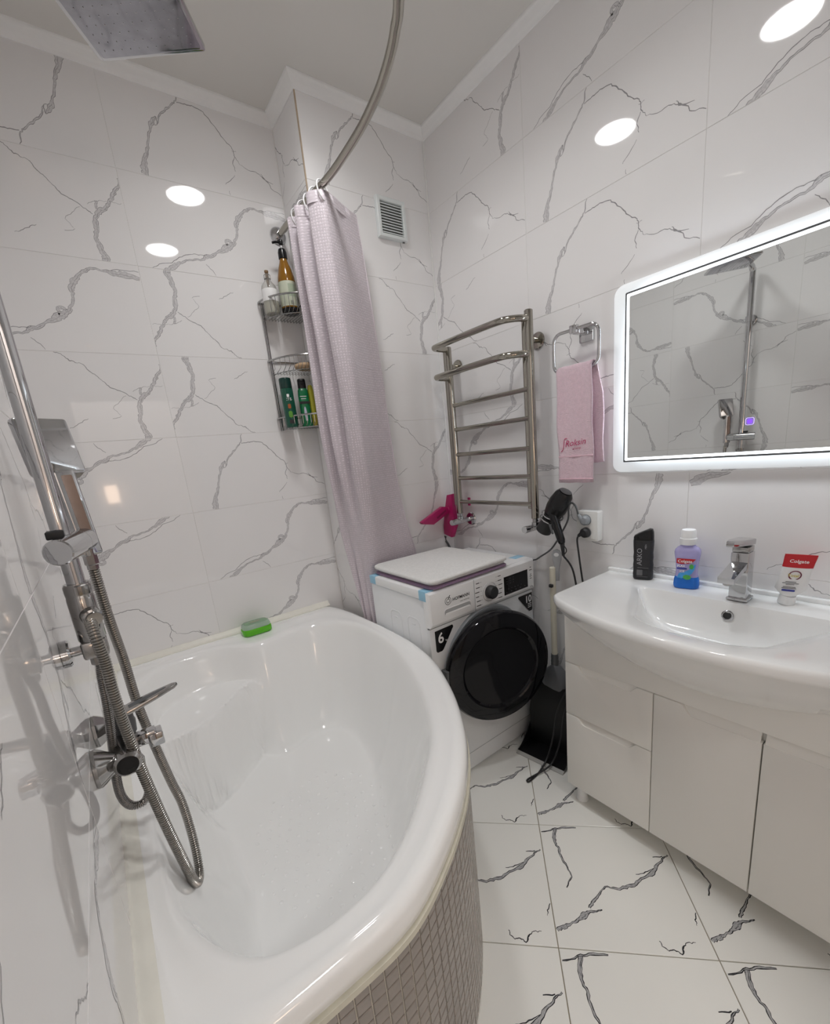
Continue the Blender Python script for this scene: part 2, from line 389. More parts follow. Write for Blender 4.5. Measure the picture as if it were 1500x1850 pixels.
TILE_CACHE = {}
def tile_mesh(design, rot, u0, u1, v0, v1, tw=0.6, th=0.3):
    key = (design, rot, round(u0, 4), round(u1, 4), round(v0, 4), round(v1, 4))
    if key in TILE_CACHE: return TILE_CACHE[key]
    g = 0.0005; c = 0.0007; mb = MB()
    a0, a1, b0, b1 = u0 + g, u1 - g, v0 + g, v1 - g
    sq = lambda d: [(a0 + d, b0 + d), (a1 - d, b0 + d), (a1 - d, b1 - d), (a0 + d, b1 - d)]
    mb.loft([[(x, 0.007, y) for x, y in sq(0)], [(x, 0.0009, y) for x, y in sq(0)], [(x, 0, y) for x, y in sq(c)]])
    if design:
        pl = [(-1, 0, -(a0 + c)), (1, 0, a1 - c), (0, -1, -(b0 + c)), (0, 1, b1 - c)]
        nq = 0
        for lay, q in PRINTS[design]:
            if rot: q = [(tw - x, th - y) for x, y in q]
            q = clip(q, pl)
            if q:
                ar = sum(q[i - 1][0] * q[i][1] - q[i][0] * q[i - 1][1] for i in range(len(q)))
                if ar < 0: q = q[::-1]
                nq += 1; dy = -0.00010 * (lay + 1) - 4e-6 * (nq % 20)
                mb.add([(x, dy, y) for x, y in q], [tuple(range(len(q)))], lay + 1)
    me = mb.mesh('tile')
    for m in (M_TILE, M_VEIN_L, M_VEIN_D): me.materials.append(m)
    TILE_CACHE[key] = me
    return me
def lay_tiles(wall, corner, rotz, cols, layout, zmin=0.0, holes=()):
    """cols: (start, full-tile start, end) along the wall; layout[col][row] -> (design, rot)"""
    R = Matrix.Rotation(rotz, 4, 'Z'); corner = V(corner)
    for ci, (c0, s0, c1) in enumerate(cols):
        for r in range(0, 9):
            vb = J0(r) ; v0 = max(vb, zmin); v1 = min(vb + 0.3, ZC + 0.012)
            if v1 - v0 < 0.02: continue
            d, rt = layout.get((ci, r), (None, False))
            if d is None and (ci, r) not in layout:
                d, rt = random.Random(ci * 31 + r * 7 + int(corner.x * 50)).choice([('arch', 0), ('fork', 0), ('river', 0), ('river', 1), ('fork', 1)])
            me = tile_mesh(d, rt, c0 - s0, c1 - s0, v0 - vb, v1 - vb)
            o = bpy.data.objects.new('tile', me); COL.objects.link(o); o.parent = wall
            o.matrix_world = Matrix.Translation(corner + R @ V((s0, 0, vb))) @ R
T = 0.1
wall_back = struct('wall_back', MB().box((-T, 0.0014, -0.02), (XS + .02, T, H + .02)), M_GROUT)
wall_left = struct('wall_left', MB().box((-T, YF - T, -0.02), (-0.0014, 0.0014, H + .02)), M_GROUT)
wall_right = struct('wall_right', MB().box((W + .0014, YF - T, -0.02), (W + T, T, H + .02)), M_GROUT)
wall_shaft = struct('wall_shaft', MB().box((XS + .0014, YS + .0014, -0.02), (W + .0014, T, H + .02)), M_GROUT)
mb = MB()                                   # front wall with a doorway to the hall
mb.box((-T, YF - T, -0.02), (0.10, YF, H + .02)).box((0.86, YF - T, -0.02), (W + T, YF, H + .02)).box((0.10, YF - T, 2.02), (0.86, YF, H + .02))
wall_front = struct('wall_front', mb, M_PLASTER)
R90 = pi / 2
lay_tiles(wall_back, (0, 0, 0), 0, [(0.0, -0.185, 0.415), (0.415, 0.415, 1.015)], {
    (0, 0): ('arch', 1), (0, 1): ('fork', 0), (0, 2): ('river', 0), (0, 3): ('fork', 0), (0, 4): ('river', 1), (0, 5): ('river', 1), (0, 6): ('arch', 0),
    (1, 0): ('arch', 0), (1, 1): ('river', 0), (1, 2): ('fork', 1), (1, 3): ('fork', 1), (1, 4): ('arch', 0), (1, 5): ('river', 0), (1, 6): ('river', 0)})
lay_tiles(wall_left, (0, 0, 0), R90, [(-2.44, -2.44, -1.84), (-1.84, -1.84, -1.24), (-1.24, -1.24, -.64), (-.64, -.64, -.04), (-.04, -.04, 0)], {
    (2, 2): ('river', 0), (3, 2): ('river', 1), (3, 3): ('fork', 1), (2, 3): ('arch', 1), (2, 4): ('arch', 0), (3, 4): ('arch', 0), (1, 4): ('river', 0),
    (2, 5): ('fork', 1), (3, 5): ('river', 1), (2, 6): ('fork', 0), (1, 5): ('fork', 1), (3, 6): ('arch', 1), (4, 0): (None, 0)})
lay_tiles(wall_right, (W, 0, 0), -R90, [(0.2305, 0.175, 0.775), (0.775, 0.775, 1.375), (1.375, 1.375, 1.975), (1.975, 1.975, 2.44)], {
    (0, 0): ('fork', 0), (1, 0): ('river', 0), (0, 1): ('arch', 0), (1, 1): ('arch', 0), (2, 1): ('river', 0), (0, 2): ('fork', 1), (1, 2): ('arch', 0), (2, 2): ('river', 0),
    (0, 3): ('fork', 0), (1, 3): ('arch', 1), (0, 4): ('river', 1), (1, 4): ('river', 1), (0, 5): ('river', 0), (1, 5): ('arch', 1), (2, 5): ('wisp', 0), (1, 6): ('river', 0), (0, 6): ('arch', 0), (2, 6): ('fork', 0)})
lay_tiles(wall_shaft, (0, YS, 0), 0, [(XS, XS, W)], {
    (0, 0): ('arch', 0), (0, 1): ('arch', 0), (0, 2): ('fork', 0), (0, 3): ('fork', 1), (0, 4): ('fork', 0), (0, 5): ('arch', 1), (0, 6): ('fork', 1)})
lay_tiles(wall_shaft, (XS, 0, 0), -R90, [(0.0, -0.37, 0.2305)], {
    (0, 0): ('arch', 0), (0, 1): ('river', 0), (0, 2): (None, 0), (0, 3): ('arch', 0), (0, 4): (None, 0), (0, 5): ('arch', 1), (0, 6): ('arch', 0)})

# ------------------------------------------------------------------ floor: 40 cm tiles laid on the diagonal
floor = struct('floor', MB().box((-T, YF - 1.3, -0.06), (W + T, T, -0.004)), M_FGROUT)
FO = V((1.1247, -1.131, 0)); FT = 0.4; th_ = -pi / 4
e1 = V((cos(th_), sin(th_), 0)); e2 = V((-sin(th_), cos(th_), 0)); FO = FO - e2 * FT
room_planes = []
for nx, ny, cc in ((-1, 0, 0.0), (1, 0, W), (0, 1, 0.0), (0, -1, -YF)):
    room_planes.append((nx, ny, cc))
for i in range(-6, 7):
    for k in range(-6, 7):
        o = FO + e1 * (FT * i) + e2 * (FT * k)
        pl = [(e1.x * a + e1.y * b, e2.x * a + e2.y * b, c - (a * o.x + b * o.y)) for a, b, c in room_planes]
        g = 0.0013
        rect = [(g, g), (FT - g, g), (FT - g, FT - g), (g, FT - g)]
        q = clip(rect, pl)
        if not q or abs(sum(q[n - 1][0] * q[n][1] - q[n][0] * q[n - 1][1] for n in range(len(q)))) < 0.0006: continue
        mb = MB(); q2 = offset(q, -0.001)
        f3 = lambda p, z: o + e1 * p[0] + e2 * p[1] + V((0, 0, z))
        mb.loft([[f3(p, -.006) for p in q], [f3(p, -.0008) for p in q], [f3(p, 0) for p in q2]])
        pl2 = pl + [(-1, 0, -g - .001), (1, 0, FT - g - .001), (0, -1, -g - .001), (0, 1, FT - g - .001)]
        nq = 0
        for lay, s in PRINTS['floor']:
            nq += 1
            s = clip(s, pl2)
            if s:
                if sum(s[n - 1][0] * s[n][1] - s[n][0] * s[n - 1][1] for n in range(len(s))) < 0: s = s[::-1]
                mb.add([f3(p, .00010 * (lay + 1) + 4e-6 * (nq % 20)) for p in s], [tuple(range(len(s)))], lay + 1)
        obj('floor_tile', mb, [M_FTILE, M_FVEIN_L, M_FVEIN_D], floor, None)

# ------------------------------------------------------------------ ceiling, cornice, trims
ceiling = struct('ceiling', MB().box((-T, YF - 1.3, H), (W + T, T, H + .05)), M_CEIL)
prof = [(0, ZC), (.003, ZC), (.006, ZC + .005), (.014, ZC + .009), (.020, ZC + .015), (.025, ZC + .024), (.031, ZC + .028), (.035, ZC + .031), (.036, H), (0, H)]
path = [(0, YF), (0, 0), (XS, 0), (XS, YS), (W, YS), (W, YF)]
def mitre(i, d):
    def nrm(a, b):
        dx, dy = b[0] - a[0], b[1] - a[1]; L = math.hypot(dx, dy); return V((dy / L, -dx / L))
    n1 = nrm(path[i - 1], path[i]) if i > 0 else nrm(path[0], path[1])
    n2 = nrm(path[i], path[i + 1]) if i < len(path) - 1 else n1
    b = n1 + n2; b = b / b.length; c = b.dot(n1)
    return V(path[i]) + b * (d / c)
for i in range(len(path) - 1):
    mb = MB()
    mb.loft([[(*mitre(k, d), z) for d, z in prof] for k in (i, i + 1)])
    struct('trim_%d' % (i + 1), mb, M_CORNICE, 50)
# brown raw tile edge on the shaft's corner, sealant bead in the right corner
struct('trim_6', MB().box((XS - .001, YS - .0012, .0), (XS + .004, YS + .003, ZC), 0), mat('raw_tile_edge', (0.42, 0.33, 0.24), 0.7, noise=0.3, nscale=40))
struct('trim_7', MB().tube([(W - .002, YS - .002, 0), (W - .002, YS - .002, ZC)], .005, 8), mat('white_sealant', (0.8, 0.8, 0.79), 0.35, noise=0.02))
# aged plastic corner strip between the bath and the two walls
ZR = 0.645
def strip_ring(fr): return [fr(a, b) for a, b in [(0, 0), (.026, 0), (.026, .004), (.021, .006), (.013, .012), (.008, .021), (.006, .026), (0, .026)]]
struct('trim_8', MB().loft([[(x, -a, ZR + b) for a, b in [(0, 0), (.025, 0), (.025, .003), (.019, .005), (.012, .011), (.006, .019), (.003, .022), (0, .022)]] for x in (.003, .935)]), M_TRIMY, 50)
struct('trim_9', MB().loft([[(a, y, ZR + b) for a, b in [(0, 0), (.025, 0), (.025, .003), (.019, .005), (.012, .011), (.006, .019), (.003, .022), (0, .022)]] for y in (-1.5, -.004)]), M_TRIMY, 50)
# hall beyond the doorway
M_HALL = mat('hall_wallpaper', (0.72, 0.67, 0.64), 0.8, noise=0.06, nscale=30)
mb = MB(); y0, y1 = YF - T, YF - 1.25
mb.box((-.1, y1 - .05, -.02), (1.15, y1, 2.6)).box((-.15, y1 - .05, -.02), (-.1, y0, 2.6)).box((1.1, y1 - .05, -.02), (1.15, y0, 2.6))
struct('wall_hall', mb, M_HALL)
# door frame
mb = MB()
for a, b in (((.06, YF, 0), (.12, YF + .015, 2.05)), ((.84, YF, 0), (.90, YF + .015, 2.05)), ((.06, YF, 2.0), (.90, YF + .015, 2.06))): mb.box(a, b, .004)
struct('door_1', mb, mat('door_frame_brown', (0.30, 0.19, 0.13), 0.45, noise=0.2, nscale=12))

# ------------------------------------------------------------------ lights of the room
M_DISC = emat('ceiling_disc_glow', (1.0, 0.995, 0.985), LIGHT_CEILING)
def ceiling_light(x, y, label):
    t = thing('ceiling_light', label, 'light', (x, y, H), 'round ceiling lights')
    obj('light_rim', MB().lathe([(.100, 0), (.100, -.004), (.094, -.008), (.088, -.008), (.086, -.004), (.086, 0)], (x, y, H), n=48, cap=False), M_WPLAST, t)
    obj('light_diffuser', MB().lathe([(.0865, 0), (.0865, -.004), (.080, -.006), (1e-4, -.006)], (x, y, H), n=48, cap=True), M_DISC, t)
    ld = bpy.data.lights.new('downlight_beam', 'AREA'); ld.shape = 'DISK'; ld.size = .165; ld.energy = BEAM_WATTS; ld.spread = radians(140)
    ld.color = (1.0, .995, .985)
    lo = bpy.data.objects.new('downlight_beam', ld); COL.objects.link(lo); lo.parent = t; lo.location = (0, 0, -.0075)
ceiling_light(.805, -.665, 'round white recessed ceiling light nearer the back wall, mirrored in the tiles')
ceiling_light(.775, -1.30, 'round white recessed ceiling light nearer the doorway, mirrored high in the tiles')
ld = bpy.data.lights.new('hall_fill_light', 'AREA'); ld.shape = 'DISK'; ld.size = .35; ld.energy = HALL_FILL_WATTS; ld.color = (1.0, .995, .98)  # fill lamp added out of view to brighten floor and cabinet
t = thing('ceiling_light', 'added fill light shaped as a round ceiling light in the hall, out of view', 'light', (.5, YF - .7, H), 'round ceiling lights')
obj('light_rim', MB().lathe([(.20, 0), (.20, -.018), (.19, -.026), (.18, -.026), (.18, -.012), (.001, -.012)], (.5, YF - .7, H), n=40, cap=False), M_WPLAST, t)  # fixture body added around the hall fill lamp
lo = bpy.data.objects.new('hall_fill_light', ld); COL.objects.link(lo); lo.parent = t; lo.location = (0, 0, -.03)
t = thing('wall_lamp', 'small warm lamp in the hall seen only as a reflection', 'lamp', (.27, YF - 1.25, 1.25))
obj('lamp_shade', MB().lathe([(.05, -.09), (.055, 0), (.05, .09)], (.27, YF - 1.19, 1.25), n=20), emat('hall_lamp_glow', (1.0, .72, .52), LIGHT_HALL), t)
obj('lamp_bracket', MB().box((.255, YF - 1.25, 1.2), (.285, YF - 1.2, 1.23), .003), M_CHROME_D, t)

# ------------------------------------------------------------------ bath tub
def bath():
    outl = [(.004, -.004), (.50, -.004), (.93, -.004), (.952, -.08), (.968, -.20), (.975, -.38), (.973, -.55), (.963, -.70), (.930, -.86), (.880, -.985), (.812, -1.115), (.722, -1.245), (.632, -1.337), (.542, -1.404), (.452, -1.455), (.385, -1.484), (.33, -1.496), (.26, -1.499), (.15, -1.499), (.004, -1.499), (.004, -.8)]
    inn = [(.16, -.125), (.262, -.095), (.38, -.105), (.485, -.185), (.56, -.200), (.663, -.180), (.77, -.185), (.85, -.235), (.900, -.33), (.912, -.444), (.903, -.60), (.874, -.742), (.80, -.949), (.719, -1.102), (.654, -1.193), (.58, -1.265), (.516, -1.32), (.443, -1.373), (.363, -1.414), (.298, -1.428), (.228, -1.429), (.155, -1.407), (.105, -1.351), (.068, -1.267), (.055, -1.17), (.052, -.95), (.052, -.7), (.055, -.45), (.068, -.28), (.10, -.185)]
    N = 200; C = V((.43, -.76, 0))
    def dense(pts, hard=()):
        out = []
        P = [V((a, b, 0)) for a, b in pts]
        return cat(P, 10, True)
    def star(poly):
        """boundary point at each of N angles around C"""
        out = []
        for k in range(N):
            a = 2 * pi * k / N; d = V((cos(a), sin(a), 0)); best = None
            for i in range(len(poly)):
                p, q = poly[i - 1] - C, poly[i] - C
                e = q - p; den = d.x * e.y - d.y * e.x
                if abs(den) < 1e-12: continue
                t = (p.x * e.y - p.y * e.x) / den; s = (p.x * d.y - p.y * d.x) / den
                if t > 0 and -1e-9 <= s <= 1 + 1e-9 and (best is None or t > best): best = t
            out.append(C + d * best)
        return out
    # hard outer outline: straight along walls, splined elsewhere
    curve = cat([V((a, b, 0)) for a, b in outl[2:19]], 8)
    opoly = [V((a, b, 0)) for a, b in outl[:2]] + curve + [V((a, b, 0)) for a, b in outl[19:]]
    O = star(opoly); I = star(dense(inn))
    zt = ZR
    def inset(ring, d):
        q = offset([(p.x, p.y) for p in ring], -d); return [V((a, b, 0)) for a, b in q]
    def lift(ring, z): return [V((p.x, p.y, z)) for p in ring]
    rings = [lift(inset(O, .03), .595), lift(inset(O, .004), .594), lift(O, .598), lift(O, .618), lift(inset(O, .0025), .632), lift(inset(O, .008), .641), lift(inset(O, .016), .645)]
    mid = [i.lerp(o, .42) for i, o in zip(I, O)]
    rings += [lift([i.lerp(o, .70) for i, o in zip(I, O)], .6475), lift([i.lerp(o, .55) for i, o in zip(I, O)], .6455), lift(mid, .6415), lift([i.lerp(o, .24) for i, o in zip(I, O)], .6425), lift([i.lerp(o, .10) for i, o in zip(I, O)], .6415)]
    def sm(t): t = min(1, max(0, t)); return t * t * (3 - 2 * t)
    fe = [V((.56, -.10, 0)), V((.515, -.20, 0)), V((.40, -.29, 0)), V((.27, -.405, 0)), V((.20, -.45, 0)), V((.0, -.455, 0))]
    def seatd(p):
        best, sg = 1e9, 1
        for a, b in zip(fe, fe[1:]):
            e = b - a; t = max(0, min(1, (p - a).dot(e) / e.length_squared)); d = p - (a + e * t)
            if d.length < best: best = d.length; sg = 1 if (e.x * d.y - e.y * d.x) < 0 else -1
        return best * sg
    for k in range(0, 61):
        sc = (1 - k / 60) ** 0.85; ring = []
        for p in I:
            q = C + (p - C) * sc; q.z = 0
            dd = (p - q).length; Rr = (p - C).length
            wall = min(.20, Rr * .45)
            t = dd / wall
            z = zt - .004 - (zt - .225) * sm(min(1, t) ** 0.72) - .02 * sm((dd - wall) / max(.05, Rr - wall))
            sd = seatd(q)
            if sd > -.06:
                zs = .505 + .03 * sm((.16 - (q - V((.30, -.25, 0))).length) / .3) * 0
                top = zt - .004 - (zt - .51) * sm(dd / .055)
                zs = max(min(top, zt), .0) if dd < .055 else .506
                mix = sm((sd + .036) / .042)
                z = max(z, z + (zs - z) * mix)
            ring.append(V((q.x, q.y, z)))
        if k == 0: rings.append([V((r.x, r.y, zt - .006)) for r in ring])
        else: rings.append(ring)
    mb = MB(); mb.loft(rings, True, False, True)
    t = thing('bathtub', 'white acrylic corner bathtub with built-in seat and mosaic front', 'bathtub', (.43, -.76, 0))
    o = obj('tub_shell', mb, M_ACRYL, t, 60)
    # anti-slip studs on the bottom and the waste
    bv = BVHTree.FromPolygons([tuple(p) for p in mb.v], [f for f in mb.f if len(f) == 4])
    dots = MB(); rg = random.Random(3)
    for i in range(15):
        for k in range(15):
            x, y = .20 + i * .034 + (k % 2) * .017 + rg.uniform(-.004, .004), -1.12 + k * .038 + rg.uniform(-.004, .004)
            h = bv.ray_cast(V((x, y, .64)), V((0, 0, -1)))
            if h[0] is None or h[0].z > .245 or (x - .47) ** 2 / .05 + (y + .85) ** 2 / .09 > 1: continue
            dots.lathe([(.0065, -.0008), (.0055, .0008), (.003, .0017), (.0002, .002)], h[0], h[1], 8, cap=False)
    d = obj('grip_studs', dots, M_ACRYL, t); d['kind'] = 'stuff'
    # front panel below the rim with mosaic
    fpath = cat([V((a, b, 0)) for a, b in outl[2:19]], 12) + [V((.004, -1.499, 0))]
    ins = []
    for i, p in enumerate(fpath):
        tn = (fpath[min(i + 1, len(fpath) - 1)] - fpath[max(i - 1, 0)]).normalized(); nr = V((tn.y, -tn.x, 0)) * -1
        ins.append(p + V((-tn.y, tn.x, 0)) * -.010)
    pt = thing('bath_surround', 'curved bath front clad in small taupe mosaic tiles', 'panel', (.7, -1.2, 0))
    inw = []
    for i, p in enumerate(ins):
        tn = (ins[min(i + 1, len(ins) - 1)] - ins[max(i - 1, 0)]).normalized(); inw.append(p + V((tn.y, -tn.x, 0)))
    # which side is inside?
    def inner(p, i, d):
        tn = (ins[min(i + 1, len(ins) - 1)] - ins[max(i - 1, 0)]).normalized(); n = V((-tn.y, tn.x, 0))
        if (p + n * .01 - C).length > (p - C).length: n = -n
        return p + n * d
    base = [inner(p, i, .014) if False else p for i, p in enumerate(fpath)]
    face = [inner(p, i, .005) for i, p in enumerate(fpath)]; back = [inner(p, i, .035) for i, p in enumerate(fpath)]
    face = [V((max(p.x, .003), p.y, 0)) for p in face]; back = [V((max(p.x, .003), p.y, 0)) for p in back]
    mb = MB()
    mb.loft([[f + V((0, 0, .001)), f + V((0, 0, .578)), b + V((0, 0, .578)), b + V((0, 0, .001))] for f, b in zip(face, back)])
    obj('panel_board', mb, M_MGROUT, pt, 40)
    edge = [inner(p, i, -.0035) for i, p in enumerate(fpath)]; edge = [V((max(p.x, .003), p.y, 0)) for p in edge]
    mb = MB()
    mb.loft([[e + V((0, 0, .578)), e + V((0, 0, .590)), e.lerp(b, .3) + V((0, 0, .5935)), b + V((0, 0, .5935)), b + V((0, 0, .578))] for e, b in zip(edge, back)])
    obj('edge_strip', mb, mat('sealant_cream', (.62, .60, .50), .5, noise=.15, nscale=40), pt, 40)
    mpath = resample(face, .02685); tiles = []
    for a, b in zip(mpath[:-1], mpath[1:]):
        if (b - a).length < .02: continue
        c = (a + b) / 2; tn = (b - a).normalized(); n = V((tn.y, -tn.x, 0))
        if (c + n * .01 - C).length < (c - C).length: n = -n
        for r in range(22):
            z = .5645 - r * .02685
            if z < .012: continue
            tiles.append((c + V((0, 0, z)), tn, n))
    def chip(fr):
        m = MB(); h = .0122
        q = lambda d: [(-h + d, -h + d), (h - d, -h + d), (h - d, h - d), (-h + d, h - d)]
        m.loft([[fr(x, y, z) for x, y in q(d)] for z, d in ((-.002, 0), (.0016, 0), (.0026, .0014))], cap0=False)
        return m
    cm = chip(lambda a, b, c: V((a, b, c))).mesh('mosaic_tile'); cm.materials.append(M_MOSAIC)
    def vis(e):
        u, v = pix(e[0]); inside = -20 < u < 1520 and -20 < v < 1870
        facing = e[2].dot(CAM - e[0]) > 0
        return (0 if inside and facing else 1, (e[0] - CAM).length)
    tiles.sort(key=vis); rest = MB(); rg = random.Random(5)
    for i, (c, tn, n) in enumerate(tiles):
        up = V((0, 0, 1)); u = up.cross(n)
        n2 = (n + u * rg.uniform(-.02, .02) + up * rg.uniform(-.02, .02)).normalized(); u = up.cross(n2).normalized(); v = n2.cross(u)
        if i < 300:
            M = Matrix((u, v, n2)).transposed().to_4x4(); M.translation = c
            ob = bpy.data.objects.new('mosaic_tile', cm); COL.objects.link(ob); ob.parent = pt
            ob.matrix_world = M; ob.matrix_parent_inverse = Matrix.Translation(-OFF[pt.name])
            ob.matrix_basis = M
        else:
            f = frame(c, u, v); m = chip(f); rest.add(m.v, m.f)
    r = obj('mosaic_field', rest, M_MOSAIC, pt, None); r['kind'] = 'stuff'
    return bv
TUB = bath()

# soap dish on the bath edge
def soap_dish():
    x, y, z = .552, -.073, ZR + .001
    t = thing('soap_dish', 'bright green soap box with clear lid on the bath edge', 'soap dish', (x, y, z))
    G = mat('green_translucent', (.13, .62, .01), .25, trans=.25, noise=.05)
    L = mat('clear_green_lid', (.62, .80, .66), .12, trans=.8, ior=1.3, noise=.05)
    f = frame((x, y, z), (1, -.02, 0), (.02, 1, 0)); P = rrect(.128, .078, .026, 6)
    obj('box_base', MB().loft([[f(a * k, b * k, h) for a, b in P] for k, h in ((.90, 0), (.96, .003), (.98, .02), (.95, .027), (.93, .028))]), G, t, 40)
    obj('box_lid', MB().loft([[f(a * k, b * k, h) for a, b in P] for k, h in ((.93, .0285), (.94, .034), (.88, .044), (.80, .047), (.74, .0475))]), L, t, 40)
    obj('lid_sticker', MB().loft([[f(-.0 + a * .34, .006 + b * .14, h) for a, b in P] for h in (.0476, .0482)]), mat('sticker_print', (.35, .30, .22), .5, noise=.4, nscale=200), t, 40)
soap_dish()

# ------------------------------------------------------------------ shower column
def ribbed(path, r, step=.0046, n=12):
    p = resample([V(q) for q in path], step / 4)
    rs = [(r, r, r * .93, r * .76)[i % 4] for i in range(len(p))]
    return MB().tube(p, rs, n)
def shower():
    PX, PY = .047, -1.047
    t = thing('shower_column', 'chrome shower column with square rain head beside the bath', 'shower', (PX, PY, 1.06))
    pole = cat([(PX, PY, 1.17), (PX, PY, 1.6), (PX, PY, 2.04), (PX + .012, PY, 2.092), (PX + .05, PY, 2.110), (PX + .15, PY + .002, 2.114), (.310, -1.036, 2.114)], 8)
    obj('riser_pole', MB().tube(pole, .0135, 18), M_CHROME, t)
    # rain head, turned on its ball joint
    hc = V((.310, -1.039, 2.075)); u = V((cos(radians(-34.8)), sin(radians(-34.8)), 0)); v = V((-u.y, u.x, 0)); f = frame(hc, u, v)
    hd = obj('rain_head', MB().slab(f, rrect(.190, .190, .008, 3), 0, .009, .0025), M_CHROME, t)
    obj('spray_face', MB().slab(f, rrect(.176, .176, .006, 3), -.0006, .0004, .0003), mat('spotted_dark_reflection', (.36, .36, .39), .09, 1.0, noise=.25, nscale=45, bump=.06, bscale=30), hd)  # spotted chrome, colour darkened to imitate dark reflections on the underside
    noz = MB(); 
    for i in range(11):
        for k in range(11): noz.lathe([(.0009, 0), (.0008, -.0006), (.0003, -.0008)], f(-.075 + i * .015, -.075 + k * .015, -.0006), (0, 0, 1), 6, cap=False)
    q = obj('nozzles', noz, M_CHROME, hd, None); q['kind'] = 'stuff'
    obj('ball_joint', MB().lathe([(.016, .009), (.016, .018), (.012, .03), (.012, .042)], hc + V((0, .003, 0)), n=18), M_CHROME, t)
    # wall brackets
    for z in (1.856, 1.068):
        b = obj('wall_bracket', MB().lathe([(.0235, 0.0005), (.0235, .010), (.021, .013), (.0085, .014), (.0085, .045)], (0, PY, z), (1, 0, 0), 28), M_CHROME, t)
    obj('bracket_clamp', MB().lathe([(.018, -.014), (.018, .014)], (PX, PY, 1.856), n=20), M_CHROME, t)
    # diverter body
    obj('diverter', MB().lathe([(.0195, 1.165), (.0205, 1.168), (.0205, 1.182), (.0185, 1.184), (.0185, 1.186)], (PX, PY, 0), n=24).lathe([(.0185, 1.082), (.0205, 1.085), (.0205, 1.16), (.019, 1.165)], (PX, PY, 0), n=24).box((PX - .019, PY - .019, 1.052), (PX + .019, PY + .019, 1.083), .004), M_CHROME_D, t)
    obj('outlet', MB().lathe([(.0155, 0), (.0155, .018), (.012, .02), (.012, .026)], (PX + .006, PY - .012, 1.130), (.25, -.95, -.2), 20), M_CHROME_D, t)
    obj('nut', MB().lathe([(.012, 1.036), (.0125, 1.039), (.0125, 1.052)], (PX, PY, 0), n=6), M_CHROME_D, t, 20)
    # slider
    a, b = V((.040, -1.112, 1.248)), V((.074, -.988, 1.252)); ax = (b - a)
    sl = obj('slider', MB().lathe([(.0185, 0), (.0205, .002), (.0205, ax.length - .036), (.0195, ax.length - .035), (.0205, ax.length - .034), (.0205, ax.length - .003), (.017, ax.length)], a, ax, 32), M_CHROME, t)
    obj('slider_tab', MB().box((.028, -1.075, 1.266), (.052, -1.045, 1.279), .002), M_BLACKM, sl)
    # hand shower
    hs = V((.074, -.990, 1.245)); uu = V((.86, .51, 0)).normalized()
    hsr = thing('hand_shower', 'flat chrome hand shower parked in the column slider', 'hand shower', hs)
    f = frame(hs + V((0, 0, .055)), uu, V((-.06, 0.02, 1)))
    obj('handle', MB().slab(f, rrect(.034, .155, .006, 3, 0, -.012 + .01), -.010, .006, .003), M_CHROME, hsr)
    obj('handle_reflection', MB().slab(f, rrect(.0175, .125, .002, 2, .0005, .004), .0055, .0066, 0), mat('painted_hall_reflection', (.22, .17, .15), .07, 1.0, noise=.25, nscale=60), hsr)  # brown tint paints the hall's reflection onto the flat chrome face
    f2 = frame(hs + V((-.012, .016, .172)), uu, V((-.10, 0.17, 1)))
    P = rrect(.084, .098, .006, 3)
    obj('spray_plate', MB().slab(f2, P, -.011, .003, .003), M_CHROME, hsr)
    obj('spray_neck', MB().loft([[f2(-.040, -.047, -.010), f2(.040, -.047, -.010), f2(.040, -.047, .001), f2(-.040, -.047, .001)], [f2(-.030, -.055, -.012), f2(.032, -.055, -.012), f2(.032, -.055, -.004), f2(-.030, -.055, -.004)], [f2(-.012, -.064, -.012), f2(.014, -.064, -.012), f2(.014, -.064, -.006), f2(-.012, -.064, -.006)]]), M_CHROME_D, hsr)
    obj('spigot', MB().lathe([(.011, 0), (.011, -.03), (.009, -.032), (.009, -.04)], hs + V((0, 0, -.01)), n=6), M_CHROME_D, hsr, 20)
    # hoses
    h1 = cat([(.052, -1.073, 1.127), (.0545, -1.098, 1.10), (.057, -1.1, 1.05), (.056, -1.105, .996), (.059, -1.105, .906), (.064, -1.10, .821), (.075, -1.10, .702), (.086, -1.095, .60), (.093, -1.08, .535), (.1005, -1.055, .502), (.108, -1.02, .505), (.112, -.985, .56), (.110, -.96, .63), (.101, -.95, .69), (.090, -.95, .79), (.081, -.95, .89), (.079, -.955, .998), (.075, -.975, 1.10), (.074, -.985, 1.205)], 14)
    obj('shower_hose', ribbed(h1, .0092), M_HOSE, hsr)
    h2 = cat([(PX, PY, 1.038), (.043, -1.052, 1.01), (.040, -1.065, .96), (.032, -1.072, .89), (.023, -1.068, .825), (.021, -1.06, .775), (.031, -1.052, .742), (.052, -1.05, .738), (.064, -1.05, .765), (.058, -1.05, .808), (.050, -1.05, .85)], 14)
    obj('supply_hose', ribbed(h2, .0078, .0036), M_CHROME_D, t)
    # mixer
    mx = thing('bath_mixer', 'chrome bath mixer tap with flat lever below the shower column', 'mixer tap', (.0, -1.025, .868))
    z = .868; bx = .048
    for y in (-.952, -1.098):
        obj('rosette', MB().lathe([(.033, .0005), (.0335, .006), (.030, .012), (.0165, .030), (.0145, .033), (.0145, .036)], (0, y, z), (1, 0, 0), 8 if y > -1 else 32), M_CHROME_D, mx, 30)
        obj('union_nut', MB().lathe([(.0155, -.022), (.017, -.020), (.017, .001), (.0155, .003)], (bx, y, z - .002), (1, 0, 0), 6), M_CHROME_D, mx, 20)
    obj('mixer_body', MB().lathe([(.017, -1.128), (.0215, -1.124), (.0215, -1.10), (.0205, -1.098), (.0205, -.945), (.019, -.938)], (bx, 0, z), (0, 1, 0), 28), M_CHROME_D, mx)
